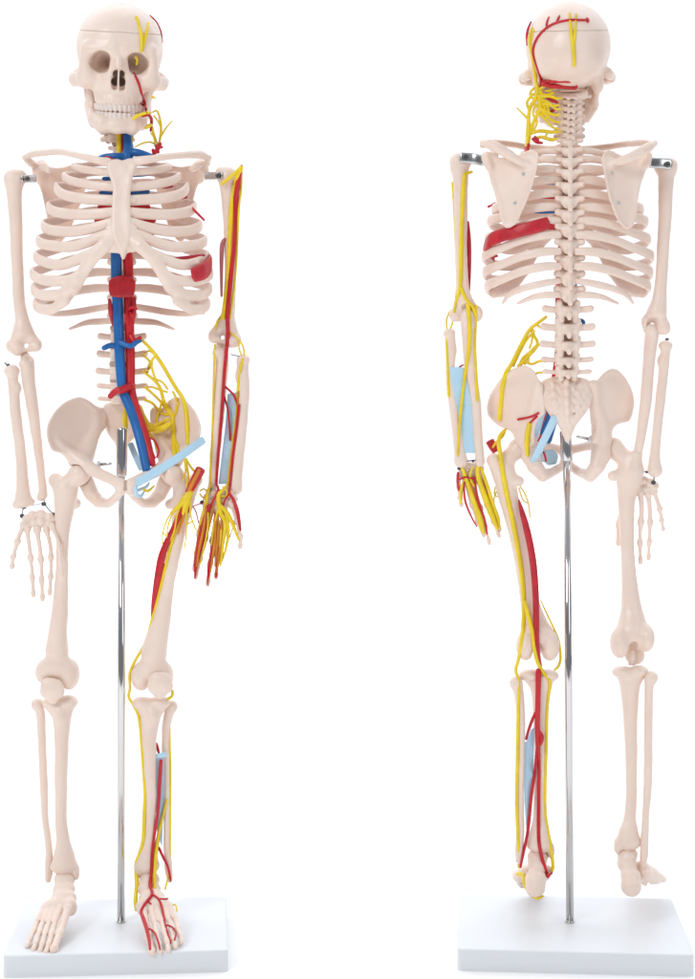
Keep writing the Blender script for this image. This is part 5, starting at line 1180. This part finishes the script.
    # back strip of rib muscle
    put('rib_muscle', sweep([V(493, 259, -22), V(486, 254, -10), V(484.6, 250, 6), V(486.5, 244.5, 24), V(491.5, 239.5, 37), V(501, 235.5, 48), V(516, 231.5, 57.5), V(532, 227.5, 62), V(548, 223, 61.5)], 1.8, [5, 7, 7.4, 7.4, 7.2, 6.8, 6.4, 6.3, 6.2], n=18, up=(0.12, 0, 1)), MUSCLE, R)
    puts('rib_muscle', [free([(492, 256.5, 2), (497, 256, 8)], [2, 1.2]), free([(548, 226, 56), (555.5, 227, 52)], [4, 3])], RED, R)
    put('side_artery', free([(495, 203, -8), (491, 205.5, -4), (488.6, 206.6, 0)], [1.0, 1.2, 1.4]), RED, R)
    puts('pulmonary_vein', [free([(535, 211, 10), (545, 211.5, 16), (558, 211, 18)], 2.4), free([(540, 183, 8), (548, 183.5, 14), (556, 184, 16)], 1.2)], BLUE, R)
    puts('pulmonary_artery', [free([(530, 196, 8), (545, 196.5, 12), (558, 197, 14)], 2.4), free([(578, 197, 14), (592, 196.5, 12), (604, 196, 8)], 1.6)], RED, R)
    put('aorta', sweep([V(569, 160, 4), V(567, 200, 12), V(564, 240, 14), V(561, 270, 10), V(560, 300, 10), V(560, 330, 8), V(558, 362, 4), V(551, 400, -6), V(545, 424, -8), V(542, 440, -12)], [5, 5.4, 5.4, 5, 4.8, 4.6, 4.4, 3.8, 3.4, 3], n=18), RED, R)
    put('vena_cava', cat([sweep([V(572, 240, 4), V(572, 300, 2), V(571, 350, 0), V(566, 385, -3), V(556, 412, -8), V(548, 440, -16)], [5, 5, 4.8, 4.6, 4.4, 4], n=18), free([(572, 322, 4), (579, 320, 6), (583.5, 322, 8), (583, 326, 8)], [2.2, 2, 1.9, 1.4])]), BLUE, R)
    # pelvis soft parts
    put('pelvic_ligament', sweep([V(543.5, 406, 30), V(539, 420, 24), V(535.5, 432, 17), V(532, 441, 10)], 1.5, [4.2, 4.4, 4.4, 3.4], up=(1, 0, .35), n=14), LBLUE, ohl)
    put('pelvic_ligament', sweep([V(555, 417.5, 42), V(548, 432, 35), V(541, 446, 26), V(533.5, 461, 14)], 1.6, [4.2, 4.4, 4.4, 3.8], up=(1, 0, .5), n=14), LBLUE, ohl)
    put('pelvic_ligament', sweep([V(541, 459, -12), V(546, 457, -14), V(551, 457.5, -18), V(556.5, 459, -22)], 1.2, [3, 7.6, 8, 5.4], up=(0, 0, 1), n=14), LBLUE, ohl)
    put('vein', free([(549, 414, 18), (546, 423, 14), (541, 434, 8)], [2.2, 2.2, 1.4]), BLUE, ohl)
    puts('artery', [line(shp, [(518, 419.5), (526, 418), (533, 416, 26), (538.5, 413, 28)], 1.2, .6), line(shp, [(529, 424), (533, 420), (537.5, 416, 26)], 1.1, .6), free([(543.5, 452, 0), (545, 456, 2), (546, 461, 2)], 1.1), free([(538, 441, 22), (541, 435, 22)], .9)], RED, ohl)
    put('nerve', line(shp, [(529.5, 424), (528, 432), (527, 444), (527.5, 455)], [2.4, 2.8, 2.6, 1.8], .4), YEL, ohl)
    lp = [([(546, 317, 26), (538, 323, 24), (529.5, 330, 22), (520.5, 346, 18), (511.5, 364, 14), (506, 373), (502.5, 388), (501, 403), (499.5, 419)], [1.2, 1.5, 1.6, 1.7, 1.7, 1.9, 2.1, 2.1, 2.0], 1), ([(531.5, 328, 22), (534, 336, 20), (537, 341, 20), (536.5, 347, 20), (528.5, 356, 18), (521, 364, 18), (518, 369, 16)], [1.2, 1.3, 1.2, 1.3, 1.4, 1.6, 1.0], 0),
          ([(543, 329, 26), (538, 326, 24)], .9, 0), ([(546, 345.5, 26), (539, 345, 22), (534, 350, 20), (529, 355, 18), (528, 363, 18)], 1.1, 0), ([(531.5, 330, 22), (532, 340, 20), (529.5, 348, 19)], .9, 0), ([(546, 361.5, 26), (540, 361, 24), (532, 364, 20), (524, 362, 18), (518, 366, 16)], 1.1, 0), ([(543, 372.5, 28), (537, 373, 26), (534, 377, 24)], .9, 0)]
    lp += [([(534, 331, 22), (526, 341, 20), (519, 354, 16), (513.5, 366, 12)], 1.0, 0), ([(537, 345, 20), (530, 352, 18), (523, 358, 16), (519, 367, 14)], 1.2, 0), ([(526, 357, 17), (524, 361, 17), (525, 364, 17)], 1.0, 0)]
    puts('lumbar_nerve', [(line(shp, p, A3(r) * 1.15, .5) if sn else free(p, A3(r) * 1.2)) for p, r, sn in lp], YEL, R)
    puts('nerve', [free([(506, 429, -4), (500.5, 435, 2), (498.6, 442, 6), (500, 452, 11), (501, 461, 13)], [1.2, 2.0, 2.2, 2.2, 2.3]), free([(505, 431, -4), (503, 436, 0), (500, 439, 3)], 1.3), free([(493, 447, -2), (497, 441, 2)], 1.2), free([(520, 486, -2), (525, 494, -4), (528.5, 504, -6), (530, 517, -8)], .7), free([(519, 488, -2), (522.5, 499, -4), (527, 503, -5)], .7), free([(496, 484, -4), (494.5, 494, -6), (498, 497, -6)], .7), free([(503, 489, 0), (498, 489, -4), (492, 504, -8)], .7)], YEL, o_fe)
    put('thumb_screw', lathe(V(588.5, 438, 6), V(592.5, 440, 6), [(0, 2.2), (.3, 4), (.7, 4), (1, 2.0)], 20), WHITE, R)
    put('thumb_screw', lathe(V(589, 439, 6), V(576.5, 436.3, 8), [(0, 1.4), (.9, 1.4), (1, .9)], 16), STEEL, R)
    # head and neck
    sh = m.snap_head; SK = m.skull
    puts('scalp_artery', [line(sh, [(588, 20), (578, 20), (570, 20), (557, 22.5), (546.5, 28), (538, 37), (533.7, 47), (533.7, 55), (537, 67), (540.5, 78), (541.5, 88, 26)], [1.2, 1.4, 1.4, 1.4, 1.4, 1.5, 1.5, 1.5, 1.5, 1.5, 1.4], .5), line(sh, [(556.5, 22.5), (558.5, 18), (559.5, 15.5)], [1.2, 1.2, .7], .5), line(sh, [(546.5, 27.5), (547, 22), (549, 17)], [1.2, 1.2, .7], .5), line(sh, [(587, 18.5), (588.3, 20), (587.5, 22)], 1.2, .5),
        line(sh, [(531, 22), (528, 29), (526.8, 36), (527.3, 45)], [.9, 1.2, 1.3, 1.1], .2, f0=14)], RED, SK)
    puts('scalp_nerve', [line(sh, [(574, 66), (574, 55), (572.5, 42), (570.5, 26), (569.5, 13)], [1.5, 2.0, 1.9, 1.6, 1.0], .35), line(sh, [(573.5, 46), (575, 32), (576, 14)], [1.4, 1.5, 1.0], .35)], YEL, SK)
    puts('scalp_nerve', [line(sh, [(532.5, 28), (530.5, 36), (530.5, 43), (532.5, 56), (535, 74), (536.5, 86, 24)], [1.4, 2.2, 2.4, 2.0, 1.8, 1.8], .3, f0=20), line(sh, [(534, 30), (532, 40)], 1.0, .3)], YEL, SK)
    puts('neck_artery', [line(sh, [(541.5, 81, 34), (550, 81.5, 48), (560, 81.5, 52), (571, 82, 52)], [1.2, 1.8, 1.5, 1.1]), free([(552, 87, 44), (562, 86.5, 46), (570, 87.5, 46), (576, 88, 46), (576.5, 84, 48)], [1.6, 2.2, 2.0, 1.5, .9]), free([(543, 84, 42), (552, 86, 44), (560, 85, 46)], 2.2), free([(547, 98, 36), (552, 100, 36), (557, 102.5, 36)], [1.4, 2.0, 1.4]), free([(549, 112, 32), (553, 111, 32)], 1.4)], RED, R)
    nk = [([(528, 139, 34), (528.6, 128, 34), (528.5, 118, 34), (530, 108, 34), (535, 99, 36), (537.5, 90, 36), (537, 84, 30)], [2.4, 2.2, 1.6, 1.5, 1.7, 2.2, 1.4]), ([(530, 134, 34), (534, 121, 36), (540, 108, 38), (539, 96, 38)], [1.5, 1.5, 1.6, 1.8]), ([(541, 96, 38), (550, 96, 40), (557, 98.5, 40), (562, 98, 40)], [2.0, 1.6, 1.3, .8]),
          ([(537, 106, 36), (545, 104, 38), (552, 106, 38), (559, 105, 40)], [1.6, 1.4, 1.3, .8]), ([(539, 108, 38), (547, 112, 38), (554, 115, 38), (560, 114.5, 40)], [1.8, 1.4, 1.3, .8]), ([(540, 107, 38), (547, 116, 38), (553, 121, 38), (560, 122.5, 40)], [1.6, 1.3, 1.2, .8]), ([(530, 134, 34), (539, 131, 36), (551, 132, 38), (561, 132, 40)], [1.2, 1.5, 1.5, .8]),
          ([(534, 139, 34), (541, 137, 36), (551, 139.5, 40), (559, 139, 42)], [1.2, 1.4, 1.6, .8]), ([(528, 119, 34), (523, 114, 34), (517, 108, 34)], [1.2, .9, .6]), ([(536, 92, 36), (542, 88, 38), (546, 85, 40), (551, 86, 40), (551, 90, 40), (546, 91, 40)], [1.4, 1.3, 1.4, 1.4, 1.2, .9]), ([(529, 110, 34), (527, 102, 34), (533, 94, 35)], 1.2), ([(543, 104, 37), (537, 100, 36), (531, 104, 35)], 1.3), ([(545, 110, 36), (542, 100, 37), (541, 92, 38)], 1.8), ([(547, 122, 37), (541, 113, 37)], 1.0), ([(545, 137, 38), (548, 132, 38)], .9)]
    nk += [([(536, 112, 36), (545, 119, 38), (552, 127, 38), (560, 129, 40)], [1.2, 1.1, 1.0, .7]), ([(541, 100, 38), (549, 103, 39), (556, 109, 39), (561, 109, 40)], [1.3, 1.2, 1.0, .7]), ([(535, 104, 36), (533, 114, 36), (537, 122, 36), (533, 132, 35)], 1.0), ([(539, 92, 38), (546, 95, 39), (553, 93, 40)], 1.2), ([(532, 98, 36), (530, 93, 34), (534, 88, 34)], 1.1), ([(547, 106, 38), (549, 113, 38), (546, 119, 38)], .9)]
    puts('neck_nerve', [free(p, A3(r) * 1.15) for p, r in nk], YEL, R)
    puts('shoulder_artery', [free([(526.5, 148, 50), (527, 152, 54), (526, 155, 60)], [2.2, 2.6, 1.4]), free([(533, 139, 36), (537, 142, 38), (542, 143, 38)], [1.6, 1.9, 1.2]), free([(535, 137, 36), (538, 140, 38)], 1.4), free([(528, 145, 44), (527, 150, 50)], 2.2)], RED, R)
    put('neck_nerve', free([(528, 137, 34), (527.5, 143, 40), (526.8, 150, 50)], [2.4, 2.6, 2.2]), YEL, R)
    put('neck_nerve', free([(563, 96, -2), (564, 120, 4), (565, 145, 8)], 2.2), YEL, R)
    return m

# ================================================================== set, light, camera
def surroundings():
    me = mesh_data('floor', [(-4000, -2500, 0), (4000, -2500, 0), (4000, 9000, 0), (-4000, 9000, 0)], [(0, 1, 2, 3)], FLOOR)
    o = link('floor', me, None, Matrix.Identity(4)); o['kind'] = 'structure'
    sc = bpy.context.scene
    w = bpy.data.worlds.new('World'); sc.world = w; w.use_nodes = True
    nt = w.node_tree; bg = nt.nodes['Background']
    tc = nt.nodes.new('ShaderNodeTexCoord'); sp = nt.nodes.new('ShaderNodeSeparateXYZ')
    nt.links.new(tc.outputs['Generated'], sp.inputs[0])
    def ramp(src, lo, hi, stops):
        mr = nt.nodes.new('ShaderNodeMapRange'); mr.inputs[1].default_value = lo; mr.inputs[2].default_value = hi
        nt.links.new(src, mr.inputs[0])
        r = nt.nodes.new('ShaderNodeValToRGB'); nt.links.new(mr.outputs[0], r.inputs['Fac'])
        e = r.color_ramp.elements
        while len(e) < len(stops): e.new(0.5)
        for q, (p, v) in zip(e, stops): q.position = p; q.color = (v[0], v[1], v[2], 1)
        return r
    # world colour stands in for tent: white behind, added bright top, dimmer camera side
    ry = ramp(sp.outputs['Y'], -1, 1, [(0, (.22, .235, .255)), (.36, (.30, .32, .345)), (.5, (1.0, 1.04, 1.1)), (.62, (1.08, 1.12, 1.19))])
    rz = ramp(sp.outputs['Z'], 0, 1, [(0, (1, 1, 1)), (.26, (1, 1, 1)), (.6, (1.5, 1.5, 1.5)), (1, (1.75, 1.75, 1.75))])
    ax_ = nt.nodes.new('ShaderNodeMath'); ax_.operation = 'ABSOLUTE'; nt.links.new(sp.outputs['X'], ax_.inputs[0])
    rx = ramp(ax_.outputs[0], 0, 1, [(0, (1, 1, 1)), (.8, (1, 1, 1)), (.92, (.35, .35, .36)), (1, (.3, .3, .31))])  # dark side bands added to give the chrome pole dark edges
    m0 = nt.nodes.new('ShaderNodeMix'); m0.data_type = 'RGBA'; m0.blend_type = 'MULTIPLY'; m0.inputs['Factor'].default_value = 1
    nt.links.new(ry.outputs['Color'], m0.inputs['A']); nt.links.new(rx.outputs['Color'], m0.inputs['B'])
    mx = nt.nodes.new('ShaderNodeMix'); mx.data_type = 'RGBA'; mx.blend_type = 'MULTIPLY'; mx.inputs['Factor'].default_value = 1
    nt.links.new(m0.outputs['Result'], mx.inputs['A']); nt.links.new(rz.outputs['Color'], mx.inputs['B'])
    nt.links.new(mx.outputs['Result'], bg.inputs['Color']); bg.inputs['Strength'].default_value = 1.0
    def area(name, loc, target, sx, sy, power, col, spread=180):
        l = bpy.data.lights.new(name, 'AREA'); l.shape = 'RECTANGLE'; l.size = sx; l.size_y = sy; l.energy = power; l.color = col; l.spread = math.radians(spread)
        ob = bpy.data.objects.new(name, l); C.objects.link(ob); ob.location = loc
        ob.rotation_euler = (Vector(target) - Vector(loc)).to_track_quat('-Z', 'Y').to_euler()
    area('softbox', (-1.5, -2.0, 2.0), (0, 0, .45), 0.9, 0.9, 27, (.965, 1.0, 1.04))
    area('softbox', (1.7, -2.0, 1.5), (0, 0, .45), 1.0, 1.4, 9, (.94, 1.0, 1.06))
    area('added_floor_light', (0, 3.9, 2.6), (0, 4.6, 0), 5, 2.5, 110, (1, 1, 1), 75)  # added lamp out of view, brightens the far floor to white
    cam = bpy.data.cameras.new('camera'); co = bpy.data.objects.new('camera', cam); C.objects.link(co)
    cam.sensor_width = 36; cam.sensor_fit = 'AUTO'; cam.lens = 36 * D / 979.0
    cam.shift_y = -(489.5 - CY) / 979.0; cam.clip_end = 100; cam.clip_start = 0.05
    co.location = (0, -D * .001, CZ * .001); co.rotation_euler = (math.pi / 2, 0, 0)
    sc.camera = co
    sc.view_settings.view_transform = 'Standard'; sc.view_settings.look = 'None'
    sc.view_settings.exposure = 0; sc.view_settings.gamma = 1

front(); back(); surroundings()
